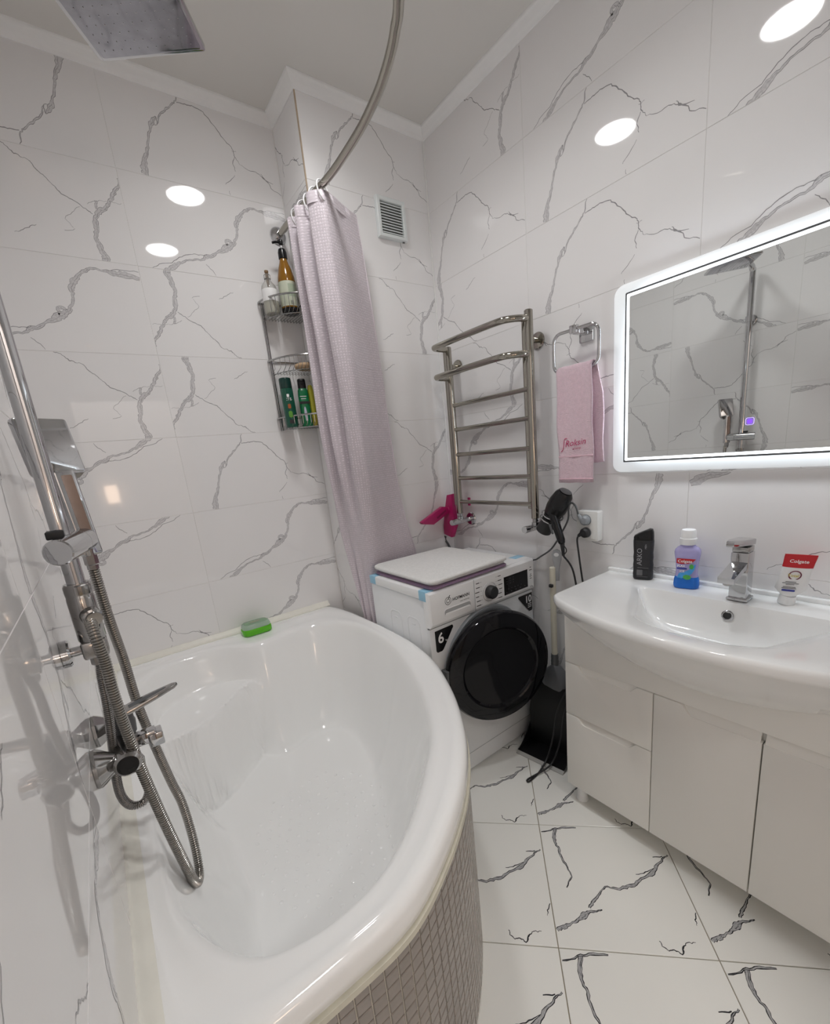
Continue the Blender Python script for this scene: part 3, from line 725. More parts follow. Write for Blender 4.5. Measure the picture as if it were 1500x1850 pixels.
    obj('end_cap', MB().lathe([(.0165, -1.1295), (.0165, -1.1282)], (bx, 0, z), (0, 1, 0), 28), M_BLACK, mx)
    obj('cartridge', MB().lathe([(.0195, 0), (.0195, .022), (.017, .028), (.0165, .042), (.015, .044)], (bx + .004, -1.03, z + .014), (.1, 0, 1), 28), M_GREYD, mx)
    lf = frame((bx + .046, -1.024, z + .060), (1, .10, .16), (-.1, 1, 0))
    P = [(-.052, -.016), (-.02, -.018), (.02, -.014), (.055, -.007), (.062, 0), (.055, .007), (.02, .014), (-.02, .018), (-.052, .016)]
    lv = obj('lever', MB().slab(lf, P, -.005, .004, .0025), M_CHROME_D, mx)
    obj('lever_groove', MB().slab(lf, [(p[0] * .6 + .005, p[1] * .45) for p in P], .0035, .0043, 0), M_GREYD, lv)
    obj('spout', MB().box((bx + .012, -1.040, z - .024), (bx + .052, -1.014, z + .0), .004).box((bx + .036, -1.043, z - .034), (bx + .062, -1.011, z - .006), .003), M_CHROME, mx)
    obj('diverter_knob', MB().lathe([(.008, 0), (.011, -.006), (.011, -.024), (.009, -.027)], (bx + .014, -1.075, z - .018), (.1, 0, 1), 6), M_CHROME_D, mx, 20)
shower()

# ------------------------------------------------------------------ curtain rod and curtain
RZ = 2.289
ROD = cat([V((a, b, RZ)) for a, b in [(.970, -.002), (.974, -.163), (.981, -.319), (.988, -.42), (.988, -.53), (.975, -.70), (.953, -.825), (.934, -.895), (.913, -.955), (.893, -1.0), (.862, -1.058), (.75, -1.21), (.56, -1.34), (.33, -1.42), (.02, -1.44)]], 10)
def curtain():
    t = thing('curtain_rod', 'curved steel shower curtain rod under the ceiling', 'curtain rod', (.969, 0, RZ))
    obj('rod_tube', MB().tube(ROD, .0125, 16), M_STEEL, t)
    for p, ax in ((V((.969, -.0005, RZ)), (0, -1, 0)), (V((.0005, -1.44, RZ)), (1, 0, 0))):
        obj('rod_flange', MB().lathe([(.034, 0), (.034, .004), (.031, .010), (.022, .018), (.0145, .022), (.0145, .03)], p, ax, 32), M_CHROME, t)
    P = {2.268: [(.985, -.165), (.938, -.19), (.994, -.222), (.932, -.268), (.990, -.312), (.940, -.362), (.982, -.405), (1.03, -.388), (1.08, -.358), (1.13, -.33), (1.172, -.31)],
         1.90: [(.990, -.155), (.938, -.19), (.993, -.222), (.938, -.272), (.994, -.315), (.948, -.37), (.99, -.41), (1.05, -.380), (1.10, -.350), (1.155, -.325), (1.203, -.305)],
         1.40: [(.995, -.145), (.946, -.19), (.995, -.225), (.950, -.282), (1.0, -.32), (.966, -.385), (1.01, -.42), (1.07, -.375), (1.125, -.345), (1.18, -.315), (1.228, -.30)],
         1.10: [(.995, -.150), (.965, -.19), (.990, -.225), (.978, -.28), (.995, -.31), (.99, -.37), (1.03, -.385), (1.09, -.355), (1.15, -.325), (1.205, -.305), (1.255, -.295)],
         .86: [(.998, -.20), (.980, -.225), (1.0, -.25), (.990, -.275), (1.004, -.30), (.998, -.335), (1.03, -.350), (1.10, -.335), (1.17, -.318), (1.24, -.302), (1.305, -.295)],
         .62: [(1.0, -.255), (.988, -.27), (1.002, -.28), (.99, -.30), (1.002, -.315), (.996, -.345), (1.03, -.352), (1.10, -.335), (1.17, -.318), (1.24, -.300), (1.31, -.29)],
         .36: [(1.0, -.260), (.988, -.275), (1.002, -.285), (.99, -.305), (1.002, -.32), (.996, -.345), (1.03, -.352), (1.10, -.335), (1.17, -.318), (1.24, -.300), (1.31, -.29)]}
    zs = sorted(P, reverse=True); rows = []
    base = [cat([V((a, b, z)) for a, b in P[z]], 10) for z in zs]
    cols = list(zip(*base)); grid = [cat(list(c), 10) for c in cols]
    nz = len(grid[0]); mb = MB()
    rg = random.Random(2)
    vs, fs, uvs = [], [], []
    ncol = len(grid)
    s = [0.0]
    for i in range(1, ncol): s.append(s[-1] + (V(grid[i][nz // 2]) - V(grid[i - 1][nz // 2])).length)
    for k in range(nz):
        for i in range(ncol):
            p = grid[i][k].copy()
            p.x += .003 * sin(p.z * 9 + i * .37) ; p.y += .002 * sin(p.z * 13 + i * .21)
            vs.append(p); uvs.append((s[i] * 1.25, p.z))
    for k in range(nz - 1):
        for i in range(ncol - 1):
            fs.append((k * ncol + i, k * ncol + i + 1, (k + 1) * ncol + i + 1, (k + 1) * ncol + i))
    mb.add(vs, fs)
    c = thing('shower_curtain', 'pale lilac satin shower curtain bunched at the back wall end of the rod', 'curtain', (1.02, -.3, RZ - .02))
    o = obj('curtain_cloth', mb, M_CURTAIN, c, 80)
    uvl = o.data.uv_layers.new(name='UVMap')
    for l in o.data.loops: uvl.data[l.index].uv = uvs[l.vertex_index]
    sol = o.modifiers.new('thickness', 'SOLIDIFY'); sol.thickness = .0012; sol.offset = 0
    # hem along the top and along the free edge
    top = [grid[i][0] + V((0, 0, .0)) for i in range(ncol)]
    hem = MB(); hem.loft([[p + V((0, .0016, .004)), p + V((0, -.0022, .004)), p + V((0, -.0022, -.032)), p + V((0, .0016, -.032))] for p in top])
    ho = obj('top_hem', hem, M_CURTAIN, c, 60)
    uvl = ho.data.uv_layers.new(name='UVMap')
    for l in ho.data.loops:
        q = ho.data.vertices[l.vertex_index].co; uvl.data[l.index].uv = (q.x * 1.3 + q.y, q.z)
    e = [grid[-1][k] for k in range(nz)]
    sh = MB().tube(e, .0032, 6)
    so = obj('side_hem', sh, M_CURTAIN, c, 60)
    M_RING = mat('white_ring_plastic', (.80, .79, .80), .35, noise=.02)
    for y, tilt in ((-.200, .3), (-.262, -.25), (-.300, .2), (-.352, -.1), (-.404, .45)):
        q = min(ROD, key=lambda p: abs(p.y - y)); cx = V((q.x, q.y, RZ - .016))
        ring = [cx + V((.026 * cos(a), .026 * sin(tilt) * cos(a) + .006 * sin(a), .034 * sin(a))) for a in [2 * pi * k / 24 for k in range(24)]]
        obj('curtain_ring', MB().tube(ring, .0026, 8, closed=True), M_RING, c)
curtain()

# ------------------------------------------------------------------ corner wire caddy with bottles
def caddy():
    X0, Y0, R = XS - .004, -.004, .180
    t = thing('shower_caddy', 'three tier chrome wire corner caddy hung behind the curtain', 'shower caddy', (X0, Y0, 1.50))
    def arc(r, z, n=20): return [V((X0 - r * cos(a), Y0 - r * sin(a), z)) for a in [pi / 2 * k / n for k in range(n + 1)]]
    for zt, h in ((2.018, .066), (1.788, .052), (1.552, .048)):
        rim = obj('basket_rim', MB().tube([V((X0, Y0, zt))] + arc(R, zt) , .0036, 8, closed=True), M_WIRE, t)
        w = MB(); zb = zt - h
        n = 13
        for k in range(n):
            x = X0 - .008 - k * (R - .016) / (n - 1); dx = X0 - x
            ye = Y0 - math.sqrt(max(1e-6, R * R - dx * dx)); yi = Y0 - math.sqrt(max(1e-6, (R - .018) ** 2 - min(dx, R - .0185) ** 2))
            w.tube([V((x, ye, zt)), V((x, ye + .001, zb + .014)), V((x, min(yi, Y0 - .006), zb)), V((x, Y0 - .004, zb)), V((x, Y0 - .004, zb + .012))], .0013, 5)
        w.tube(arc(R - .016, zb - .002), .0018, 6)
        obj('basket_wires', w, M_WIRE, t)
    # upright twin wires
    for (x, y) in ((.845, -.009), (1.007, -.168)):
        u = MB()
        for d in (-.004, .004): 
            dx, dy = (d, 0) if y > -.1 else (0, d)
            u.tube([(x + dx, y + dy, 2.018), (x + dx, y + dy, 1.50)], .0020, 6)
        obj('upright', u, M_WIRE, t)
    obj('hanging_hook', MB().tube(cat([(X0 - .04, Y0 - .002, 2.02), (X0 - .04, Y0 - .012, 2.05), (X0 - .015, Y0 - .035, 2.05), (X0 - .012, Y0 - .04, 2.02)], 6), .002, 6), M_WIRE, t)
    M_AMBER = mat('amber_plastic', (.30, .135, .012), .12, trans=.25, noise=.1, nscale=20)
    M_LABELG = mat('sage_label', (.50, .53, .42), .5, noise=.06, nscale=60)
    # amber pump bottle
    def at(x, y, z): return V((x, y, z))
    o = at(.938, -.088, 1.9605)
    b = thing('pump_bottle', 'amber pump bottle with sage label in the top caddy basket', 'bottle', o, 'bottles in the shower caddy')
    obj('bottle_body', MB().lathe([(.030, 0), (.0345, .004), (.0355, .02), (.0355, .118), (.034, .135), (.027, .165), (.018, .190), (.0145, .203), (.0145, .207)], o, n=32), M_AMBER, b)
    obj('bottle_base', MB().lathe([(.0303, -.0004), (.0350, .004), (.0360, .014), (.0360, .019)], o, n=32), M_BLACK, b)
    obj('label', MB().lathe([(.0359, .024), (.0361, .025), (.0361, .115), (.0359, .116)], o, n=32, cap=False), M_LABELG, b)
    side = V((-.20, -.98, 0)).normalized(); rt = V((.98, -.20, 0)).normalized()
    pn = MB(); f = lambda a, h, d=.0364: o + V((0, 0, h)) + (side * cos(a) + rt * sin(a)) * d
    def patch(a0, a1, h0, h1, d=.0364):
        m = MB(); m.loft([[f(a0 + (a1 - a0) * k / 8, h, d) for k in range(9)] for h in (h0, h1)], False, False, False); return m
    obj('printed_text', patch(-.15, .75, .058, .105), mat('sage_label_print', (.36, .42, .31), .5, noise=.35, nscale=420), b, None)
    bars = MB()
    for k in range(9):
        a = -.05 + k * .036; m = patch(a, a + .012 + .008 * (k % 3 == 0), .028, .043, .0365); bars.add(m.v, m.f)
    obj('barcode', bars, M_INK, b, None)
    obj('pump_collar', MB().lathe([(.0150, .204), (.0175, .206), (.0175, .228), (.014, .240), (.007, .245)], o, n=24), M_BLACK, b)
    obj('pump_stem', MB().lathe([(.0035, .245), (.0035, .258)], o, n=12), M_WPLAST, b)
    obj('pump_head', MB().lathe([(.005, .255), (.0085, .258), (.0095, .268), (.008, .274), (.003, .276)], o, n=16).tube([o + V((0, 0, .266)), o + V((-.02, .004, .266)), o + V((-.034, .007, .262))], .0045, 8), M_BLACK, b)
    # clear bottle with white label
    o = at(.868, -.062, 1.9605)
    b = thing('pump_bottle', 'clear pump bottle with white label at left in the top caddy basket', 'bottle', o, 'bottles in the shower caddy')
    CL = mat('clear_plastic', (.88, .87, .84), .08, trans=.85, ior=1.35, noise=.02)
    obj('bottle_body', MB().lathe([(.026, 0), (.030, .004), (.031, .02), (.031, .092), (.028, .106), (.015, .122), (.011, .128), (.011, .134)], o, n=28), CL, b)
    obj('lotion', MB().lathe([(.026, .002), (.029, .006), (.029, .05), (.001, .05)], o, n=24), mat('milky_lotion', (.70, .70, .58), .4, noise=.03), b)
    obj('label', MB().lathe([(.0313, .046), (.0315, .047), (.0315, .090), (.0313, .091)], o, n=28, cap=False), mat('white_label', (.80, .80, .80), .45, noise=.03), b)
    obj('pump_collar', MB().lathe([(.0125, .130), (.0135, .132), (.0135, .146), (.010, .150)], o, n=20), CL, b)
    obj('pump_head', MB().lathe([(.003, .10), (.0045, .12), (.0045, .152), (.008, .156), (.008, .163), (.003, .165)], o, n=14), mat('brown_pump', (.20, .12, .06), .3, noise=.1), b)
    # sponge in the middle basket
    o = at(.960, -.110, 1.7385)
    s = thing('bath_sponge', 'tan oval sponge lying in the middle caddy basket', 'sponge', o)
    obj('sponge_pad', MB().loft([[o + V((.052 * k * cos(a), .036 * k * sin(a), h)) for a in [2 * pi * i / 28 for i in range(28)]] for k, h in ((.8, 0), (.97, .005), (1, .012), (.95, .020), (.75, .025))]), mat('sponge_tan', (.52, .36, .22), .9, bump=.8, bscale=260, noise=.15, nscale=120), s, 60)
    # bottom basket bottles
    G1 = mat('bottle_green_dark', (.004, .075, .045), .22, noise=.15, nscale=20); G2 = mat('bottle_cap_green', (.004, .035, .028), .25, noise=.1)
    o = at(.866, -.085, 1.5065)
    b = thing('shampoo_bottle', 'dark green shampoo bottle on the left of the bottom caddy basket', 'bottle', o, 'bottles in the shower caddy')
    lean = V((-.02, 0, 1)).normalized()
    obj('bottle_body', MB().lathe([(.0225, 0), (.0255, .003), (.0262, .01), (.0262, .155), (.0255, .158)], o, lean, 28), G1, b)
    obj('bottle_cap', MB().lathe([(.0250, .1585), (.0258, .160), (.0250, .195), (.0235, .200), (.019, .202)], o, lean, 28), G2, b)
    side = V((-.38, -.92, 0)).normalized(); rt = V((.92, -.38, 0)).normalized()
    fo = lambda h: o + V((0, 0, h)) + side * .0272 + lean * 0
    lettering(b, 'СТБ', .015, fo(.108), rt, (0, 0, 1), M_WHITEINK, bend=.027)
    bl = MB().slab(frame(fo(.128), rt, (0, 0, 1)), rrect(.010, .012, .002, 2), 0, .0006); obj('print_square', bl, M_WHITEINK, b, None)
    obj('print_fruit', MB().slab(frame(fo(.085) , rt, (0, 0, 1)), rrect(.012, .018, .003, 2), 0, .0006), mat('print_orange', (.35, .09, .02), .4, noise=.3, nscale=300), b, None)
    obj('print_leaf', MB().slab(frame(fo(.052), rt, (0, 0, 1)), rrect(.016, .026, .006, 3), 0, .0005), mat('print_lime', (.10, .30, .03), .4, noise=.5, nscale=260), b, None)
    obj('print_dark_label', MB().slab(frame(fo(.022), rt, (0, 0, 1)), rrect(.018, .016, .002, 2), 0, .0006), M_INK, b, None)
    o = at(.936, -.085, 1.5065)
    b = thing('shampoo_bottle', 'emerald green bottle with black cap in the bottom caddy basket', 'bottle', o, 'bottles in the shower caddy')
    G3 = mat('bottle_green_emerald', (.004, .16, .055), .22, noise=.15, nscale=20)
    P = rrect(.046, .030, .013, 5)
    fr_ = frame(o, (.97, -.22, 0), (.22, .97, 0))
    obj('bottle_body', MB().loft([[fr_(a * k, c * k, h) for a, c in P] for k, h in ((.9, 0), (1, .004), (1, .135), (.93, .152), (.72, .160))]), G3, b, 40)
    obj('bottle_cap', MB().loft([[fr_(a * k, c * k, h) for a, c in P] for k, h in ((.76, .1602), (.78, .162), (.74, .195), (.62, .199))]), M_BLACK, b, 40)
    f = frame(fr_(0, -.0155, .10), (.97, -.22, 0), (0, 0, 1))
    obj('print_band', MB().slab(f, rrect(.044, .010, .001, 2), 0, .0005), M_INK, b, None)
    obj('print_lines', MB().slab(frame(f(-.004, .016), (.97, -.22, 0), (0, 0, 1)), rrect(.022, .0022, .0006, 2), 0, .0005).slab(frame(f(-.004, .026), (.97, -.22, 0), (0, 0, 1)), rrect(.028, .0022, .0006, 2), 0, .0005), M_WHITEINK, b, None)
    obj('print_figure', MB().slab(frame(f(-.004, -.044), (.97, -.22, 0), (0, 0, 1)), [(-.002, -.032), (.006, -.032), (.007, .0), (.004, .022), (.001, .028), (-.003, .022), (-.005, 0)], 0, .0006), mat('print_lilac', (.50, .50, .62), .4, noise=.2, nscale=300), b, None)
    o = at(.974, -.093, 1.5065)
    b = thing('yellow_tube', 'slim yellow tube standing beside the curtain in the bottom caddy basket', 'tube', o)
    YL = mat('yellow_tube_plastic', (.56, .53, .05), .3, noise=.06)
    obj('tube_body', MB().lathe([(.010, .0), (.0125, .003), (.0125, .15), (.011, .165), (.008, .172), (.003, .174)], o, (-.03, 0, 1), 20), YL, b)
    obj('tube_cap', MB().lathe([(.0128, 0), (.0131, .001), (.0131, .034), (.0128, .035)], o, (-.03, 0, 1), 20), mat('yellow_cap', (.50, .40, .06), .35, noise=.1), b)
caddy()

# ------------------------------------------------------------------ ventilation grille
def vent():
    cx, cz = 1.396, 2.331; w_, h_ = .150, .156
    t = thing('vent_grille', 'white square ventilation grille high on the boxed shaft', 'vent', (cx, YS, cz))
    f = frame((cx, YS - .0005, cz), (1, 0, 0), (0, 0, 1))
    MV = mat('vent_plastic', (.74, .78, .78), .35, noise=.02)
    o_ = rrect(w_, h_, .004, 2); i_ = rrect(.114, .122, .002, 2)
    mb = MB(); mb.loft([[f(a, b, d) for a, b in P] for P, d in ((o_, 0), (o_, .014), (offset(o_, -.004), .019), (offset(i_, .004), .019), (i_, .016), (i_, .003))], True, True, True)
    obj('vent_frame', mb, MV, t, 30)
    for k in range(11):
        z = -.0535 + k * .0107
        obj('slat', MB().slab(frame(f(0, z, .010), (1, 0, 0), (0, -.62, -.78)), rrect(.1135, .0078, .0008, 1), -.0007, .0007), MV, t, None)
    obj('vent_back', MB().slab(f, rrect(.114, .122, .002, 2), .0032, .0036), mat('vent_dark', (.16, .17, .16), .6), t, None)
    obj('pull_loop', MB().box((cx + .048, YS - .016, cz - .083), (cx + .058, YS - .010, cz - .079), .001), M_GREYD, t)
vent()

# ------------------------------------------------------------------ heated towel rail
def towel_rail():
    X = W - .080
    yl, yr = -.378, -.836; ztop = 1.815; zb = 1.032
    t = thing('towel_rail', 'polished steel ladder towel rail on the right wall above the washer', 'towel rail', (X, (yl + yr) / 2, zb))
    for y, zt_ in ((yl, 1.795), (yr, ztop)):
        p = obj('post', MB().lathe([(.013, zb), (.016, zb + .002), (.016, zt_ - .003), (.013, zt_)], (X, y, 0), n=20), M_STEEL, t)
        obj('inner_post', MB().lathe([(.009, zb + .04), (.0105, zb + .042), (.0105, zt_ - .012), (.008, zt_ - .009)], (X + .006, y + .0262, 0), n=14), M_STEEL, t)
    for z in (1.540, 1.4315, 1.316, 1.205, 1.091):
        obj('rung', MB().tube([(X, yl - .012, z), (X, yr + .012, z)], .0095, 14), M_STEEL, t)
    for z in (1.785, 1.662):
        p = cat([(X, yl + .002, z), (X - .05, yl + .006, z), (X - .082, yl - .004, z), (X - .090, yl - .04, z), (X - .094, (yl + yr) / 2, z), (X - .090, yr + .08, z), (X - .075, yr + .035, z), (X - .035, yr + .006, z), (X, yr, z)], 8)
        obj('curved_bar', MB().tube(p, .0125, 16), M_STEEL, t)
    for y in (-.815, -.352):
        obj('wall_bracket', MB().lathe([(.031, .0005), (.031, .004), (.028, .008), (.010, .010), (.010, .062)], (W, y, 1.719), (-1, 0, 0), 28), M_STEEL, t)
    for y, yw in ((yl, -.372), (yr, -.822)):
        v = obj('valve', MB().lathe([(.0125, 1.0), (.015, 1.004), (.015, 1.018), (.0115, 1.02), (.0115, zb + .003)], (X, y, 0), n=8).lathe([(.0115, 0), (.0115, .05), (.014, .052), (.014, .086), (.010, .09)], (W - .004, yw, .993), (-1, 0, 0), 18), M_CHROME, t, 30)
        obj('valve_knob', MB().lathe([(.011, .088), (.0145, .090), (.0150, .128), (.0135, .132)], (W - .004, yw, .993), (-1, 0, 0), 20), M_CHROME, v)
        obj('valve_rosette', MB().lathe([(.033, .0005), (.033, .003), (.029, .008), (.0125, .011)], (W, yw, .993), (-1, 0, 0), 28), M_CHROME, v)
towel_rail()

# magenta hinged hair tool hanging behind the left post
def hair_tool():
    o = V((1.552, -.262, 1.0))
    t = thing('hair_tool', 'magenta plastic hinged hair tool hanging open behind the towel rail', 'hair tool', o)
    f = frame((1.552, 0, 0), (0, -1, 0), (0, 0, 1))
    obj('tool_body', MB().slab(f, [(.240, .915), (.296, .902), (.330, .967), (.322, 1.074), (.323, 1.127), (.285, 1.121), (.269, 1.072), (.250, 1.005), (.240, .957)], -.014, .014, .004), M_PINK, t, 40)
    f2 = frame((0, -.285, 0), (1, 0, 0), (0, 0, 1))
    obj('tool_arm', MB().slab(f2, [(1.565, 1.042), (1.565, 1.056), (1.496, 1.069), (1.356, 1.012), (1.363, 1.002), (1.433, .988)][::-1], -.012, .012, .004), M_PINK, t, 40)
    obj('arm_plate', MB().slab(f2, [(1.452, 1.022), (1.515, 1.052), (1.518, 1.043), (1.458, 1.013)], .0115, .0128), mat('magenta_dark', (.22, .006, .06), .3), t, None)
    obj('hinge', MB().lathe([(.010, -.014), (.0115, -.012), (.0115, .012), (.010, .014)], (1.545, -.290, 1.050), (1, .1, 0), 16), M_PINK, t)
    obj('hanging_tab', MB().slab(frame((1.585, -.400, 1.085), (0, -1, 0), (0, 0, 1)), rrect(.014, .04, .004, 3), -.004, .004, .001), M_PINK, t)
    c = cat([(1.550, -.232, .902), (1.552, -.225, .88), (1.556, -.245, .85), (1.565, -.262, .78), (1.588, -.268, .55), (1.59, -.27, .3)], 8)
    obj('power_cord', MB().tube(c, .0036, 8).tube([p + V((0, -.010, .001)) for p in c[2:]], .0032, 8), M_GREYD, t)
hair_tool()

# ------------------------------------------------------------------ towel ring with pink towel
def towel_ring():
    t = thing('towel_ring', 'square chrome towel ring beside the lit mirror', 'towel ring', (W, -1.02, 1.70))
    obj('ring_plate', MB().box((W - .010, -1.052, 1.662), (W - .0003, -.998, 1.722), .003).box((W - .062, -1.033, 1.686), (W - .009, -1.007, 1.708), .003), M_CHROME, t)
    X = W - .066
    loop = [V((X, y - 1.0205, z + 1.636)) for y, z in rrect(.176, .130, .03, 6)]
    obj('ring_loop', MB().tube(loop, .0058, 12, closed=True), M_CHROME, t)
    obj('loop_clamp', MB().box((X - .010, -1.030, 1.688), (X + .010, -1.003, 1.714), .002), M_CHROME, t)
    w = thing('hand_towel', 'pink terry hand towel with embroidered name on the chrome ring', 'towel', (X, -1.02, 1.575))
    X0 = X
    def layer(y0, y1, prof, seed, ny=16):
        rg = random.Random(seed); rows = []
        for k, (x, z) in enumerate(prof):
            rows.append([V((x + .0025 * sin(i * .7 + k * .22 + seed) * min(1, k / 8) , y0 + (y1 - y0) * i / ny + .002 * sin(k * .5 + seed), z + .001 * sin(i * .9))) for i in range(ny + 1)])
        return rows
    R = .0095; zc = 1.5735
    prof = [(X0 - R - .004 - .006 * (1 - abs(2 * k / 26 - 1)) * .4, 1.178 + (zc - 1.178) * k / 26) for k in range(27)]
    prof += [(X0 - (R + .003) * cos(a), zc + (R + .003) * sin(a)) for a in [pi * k / 8 for k in range(1, 9)]]
    prof += [(X0 + R + .003 + .010 * k / 22, zc - (zc - 1.246) * k / 22) for k in range(1, 23)]
    rows = layer(-.953, -1.092, prof, 1)
    for k, r in enumerate(rows):
        if k > 34:                          # the rear layer sits a little nearer the mirror
            for p in r: p.y -= .022 * min(1, (k - 34) / 6)
        elif k < 20:
            for p in r: p.y += -.004 * (20 - k) / 20
    mb = MB(); mb.loft(rows, False, False, False)
    o = obj('towel_cloth', mb, M_TOWEL, w, 80)
    sol = o.modifiers.new('thickness', 'SOLIDIFY'); sol.thickness = .006; sol.offset = 0
    bd = MB()
    for z in (1.190, 1.272): bd.box((X0 - R - .0105, -1.098, z), (X0 - R - .005, -.957, z + .004), .001)
    obj('woven_border', bd, mat('pink_border', (.76, .52, .60), .7, noise=.1, nscale=200), w)
    MP = mat('embroidery_pink', (.50, .03, .14), .6, noise=.2, nscale=300)
    lettering(w, 'Roksin', .031, (X0 - R - .0105, -1.028, 1.312), (0, -1, .07), (0, 0, 1), MP, depth=.0012, shear=.25)
    lettering(w, 'номер', .011, (X0 - R - .0105, -1.035, 1.298), (0, -1, .07), (0, 0, 1), MP, depth=.0012)
    obj('embroidered_stroke', MB().tube(cat([(X0 - R - .0115, -.970, 1.292), (X0 - R - .0115, -.980, 1.305), (X0 - R - .0115, -.985, 1.336), (X0 - R - .0115, -.996, 1.339)], 6), .0012, 6), MP, w)
towel_ring()

# ------------------------------------------------------------------ hair dryer in its spiral holder, socket, cords
def dryer():
    a = V((1.523, -.992, 1.145)); b = V((1.523, -.884, .985)); ax = (b - a).normalized()
    h = thing('dryer_holder', 'chrome spiral hair dryer holder on the right wall', 'holder', (W, -.925, 1.05))
    L = (b - a).length; u = V((1, 0, 0)); v = ax.cross(u)
    sp = []
    for k in range(60):
        th = 2 * pi * 2.2 * k / 59 + .3; d = L * (.53 + .22 * k / 59); r = .0415 - .004 * k / 59
        sp.append(a + ax * d + (u * cos(th) + v * sin(th)) * r)
    e = sp[0]
    obj('spiral_wire', MB().tube([V((W - .012, -.905, 1.055)), V((W - .040, -.905, 1.055)), sp[0] + V((.006, 0, 0))] + sp, .0030, 8), M_CHROME, h)
    obj('holder_plate', MB().lathe([(.022, .0005), (.022, .006), (.018, .012), (.007, .013), (.007, .04)], (W, -.905, 1.055), (-1, 0, 0), 24), M_CHROME, h)
    t = thing('hair_dryer', 'black hair dryer tilted nose down in the chrome spiral holder', 'hair dryer', b)
    obj('barrel', MB().lathe([(.012, -.002), (.026, .0), (.034, .012), (.0405, .045), (.0405, .075), (.036, .10), (.0305, .118), (.0290, .128)], a, ax, 28), M_BLACK, t)
    obj('rear_grille', MB().lathe([(.0235, -.0032), (.018, -.0045), (.002, -.005)], a, ax, 24), M_GREYD, t)
    obj('nozzle', MB().lathe([(.0295, .1285), (.030, .130), (.0300, .15), (.0315, .188), (.0300, .190), (.028, .175)], a, ax, 28), M_BLACKM, t)
    hd = V((-.02, -.35, -.93)).normalized(); hb = a + ax * .082 + V((-.022, -.004, -.02))
    obj('handle', MB().lathe([(.014, -.015), (.0185, .0), (.0185, .03), (.017, .075), (.0165, .10), (.013, .112), (.008, .116)], hb, hd, 20, ell=.85), M_BLACK, t)
    sw = frame(hb + V((-.0175, -.004, -.05)) + hd * .0, (0, -.93, .35), -hd)
    obj('switch', MB().slab(sw, rrect(.010, .04, .003, 3), 0, .0025, .001), M_GREYD, t)
    cb = hb + hd * .112
    obj('strain_relief', MB().lathe([(.009, 0), (.008, .012), (.0055, .045), (.005, .05)], cb, (0, -.10, -1), 14), M_BLACKM, t)
    lp = [cb + V((-.002, -.006 - .014 * sin(s), -.006 - .040 * s / pi)) for s in [pi * k / 14 for k in range(15)]]
    obj('hanging_loop', MB().tube(lp, .0022, 8), M_BLACKM, t)
    c0 = cb + V((0, -.005, -.05))
    c = cat([c0, (1.522, -1.020, .84), (1.525, -1.040, .70), (1.500, -1.062, .54), (1.455, -1.035, .38), (1.442, -.990, .25), (1.432, -.972, .12), (1.401, -.965, .034), (1.333, -.974, .0052), (1.268, -.979, .0042), (1.256, -.973, .0042), (1.275, -.968, .0042), (1.36, -.988, .014), (1.405, -.994, .036), (1.440, -1.003, .12), (1.452, -1.018, .25), (1.48, -1.06, .40), (1.54, -1.085, .50)], 10)
    obj('power_cord', MB().tube(c, .0036, 8), M_BLACKM, t)
    # double socket
    s = thing('wall_socket', 'white double wall socket below the pink towel', 'socket', (W, -1.042, 1.008))
    f = frame((W - .0005, -1.042, 1.008), (0, -1, 0), (0, 0, 1))
    MS = mat('socket_plastic', (.72, .72, .70), .35, noise=.02)
    obj('socket_frame', MB().slab(f, rrect(.090, .116, .006, 3), 0, .038, .004), MS, s)
    obj('socket_plate', MB().slab(f, rrect(.074, .100, .004, 3), .0375, .0400, .001), MS, s)
    for z in (.024, -.024):
        g = frame(f(0, z, .0402), (0, -1, 0), (0, 0, 1))
        obj('socket_well', MB().slab(g, circ(.0205, 28), 0, .0008, .0), M_GREYP, s)
    def plug(name, label, z, m, path, cat_):
        c = f(.0, z, .042)
        p = thing(name, label, cat_, c, 'plugs in the wall socket')
        obj('plug_head', MB().lathe([(.0185, .0), (.0190, .004), (.0185, .014), (.012, .020), (.004, .021)], c, (-1, 0, 0), 24), m, p)
        obj('plug_neck', MB().tube([c + V((-.012, 0, 0)), c + V((-.016, .012, .008 if z > 0 else -.004)), c + V((-.016, .022, .022 if z > 0 else -.012))], [.009, .008, .006], 12), m, p)
        obj('cord', MB().tube(cat([c + V((-.016, .022, .022 if z > 0 else -.012))] + path, 10), .0036, 8), M_BLACKM if m is M_BLACKM else M_GREYD, p)
    plug('grey_plug', 'grey plug in the upper half of the white socket', .024, M_GREYP, [(1.555, -1.012, 1.088), (1.560, -.990, 1.098), (1.566, -.975, 1.075), (1.575, -.965, 1.03), (1.575, -.935, .975), (1.580, -.88, .90), (1.592, -.80, .845), (1.602, -.745, .80), (1.604, -.72, .6), (1.604, -.7, .3)], 'plug')
    plug('black_plug', 'black plug in the lower half of the white socket', -.024, M_BLACKM, [(1.556, -1.017, .955), (1.558, -1.022, .90), (1.560, -1.035, .80), (1.575, -1.06, .6), (1.585, -1.07, .35), (1.58, -1.075, .12)], 'plug')
dryer()

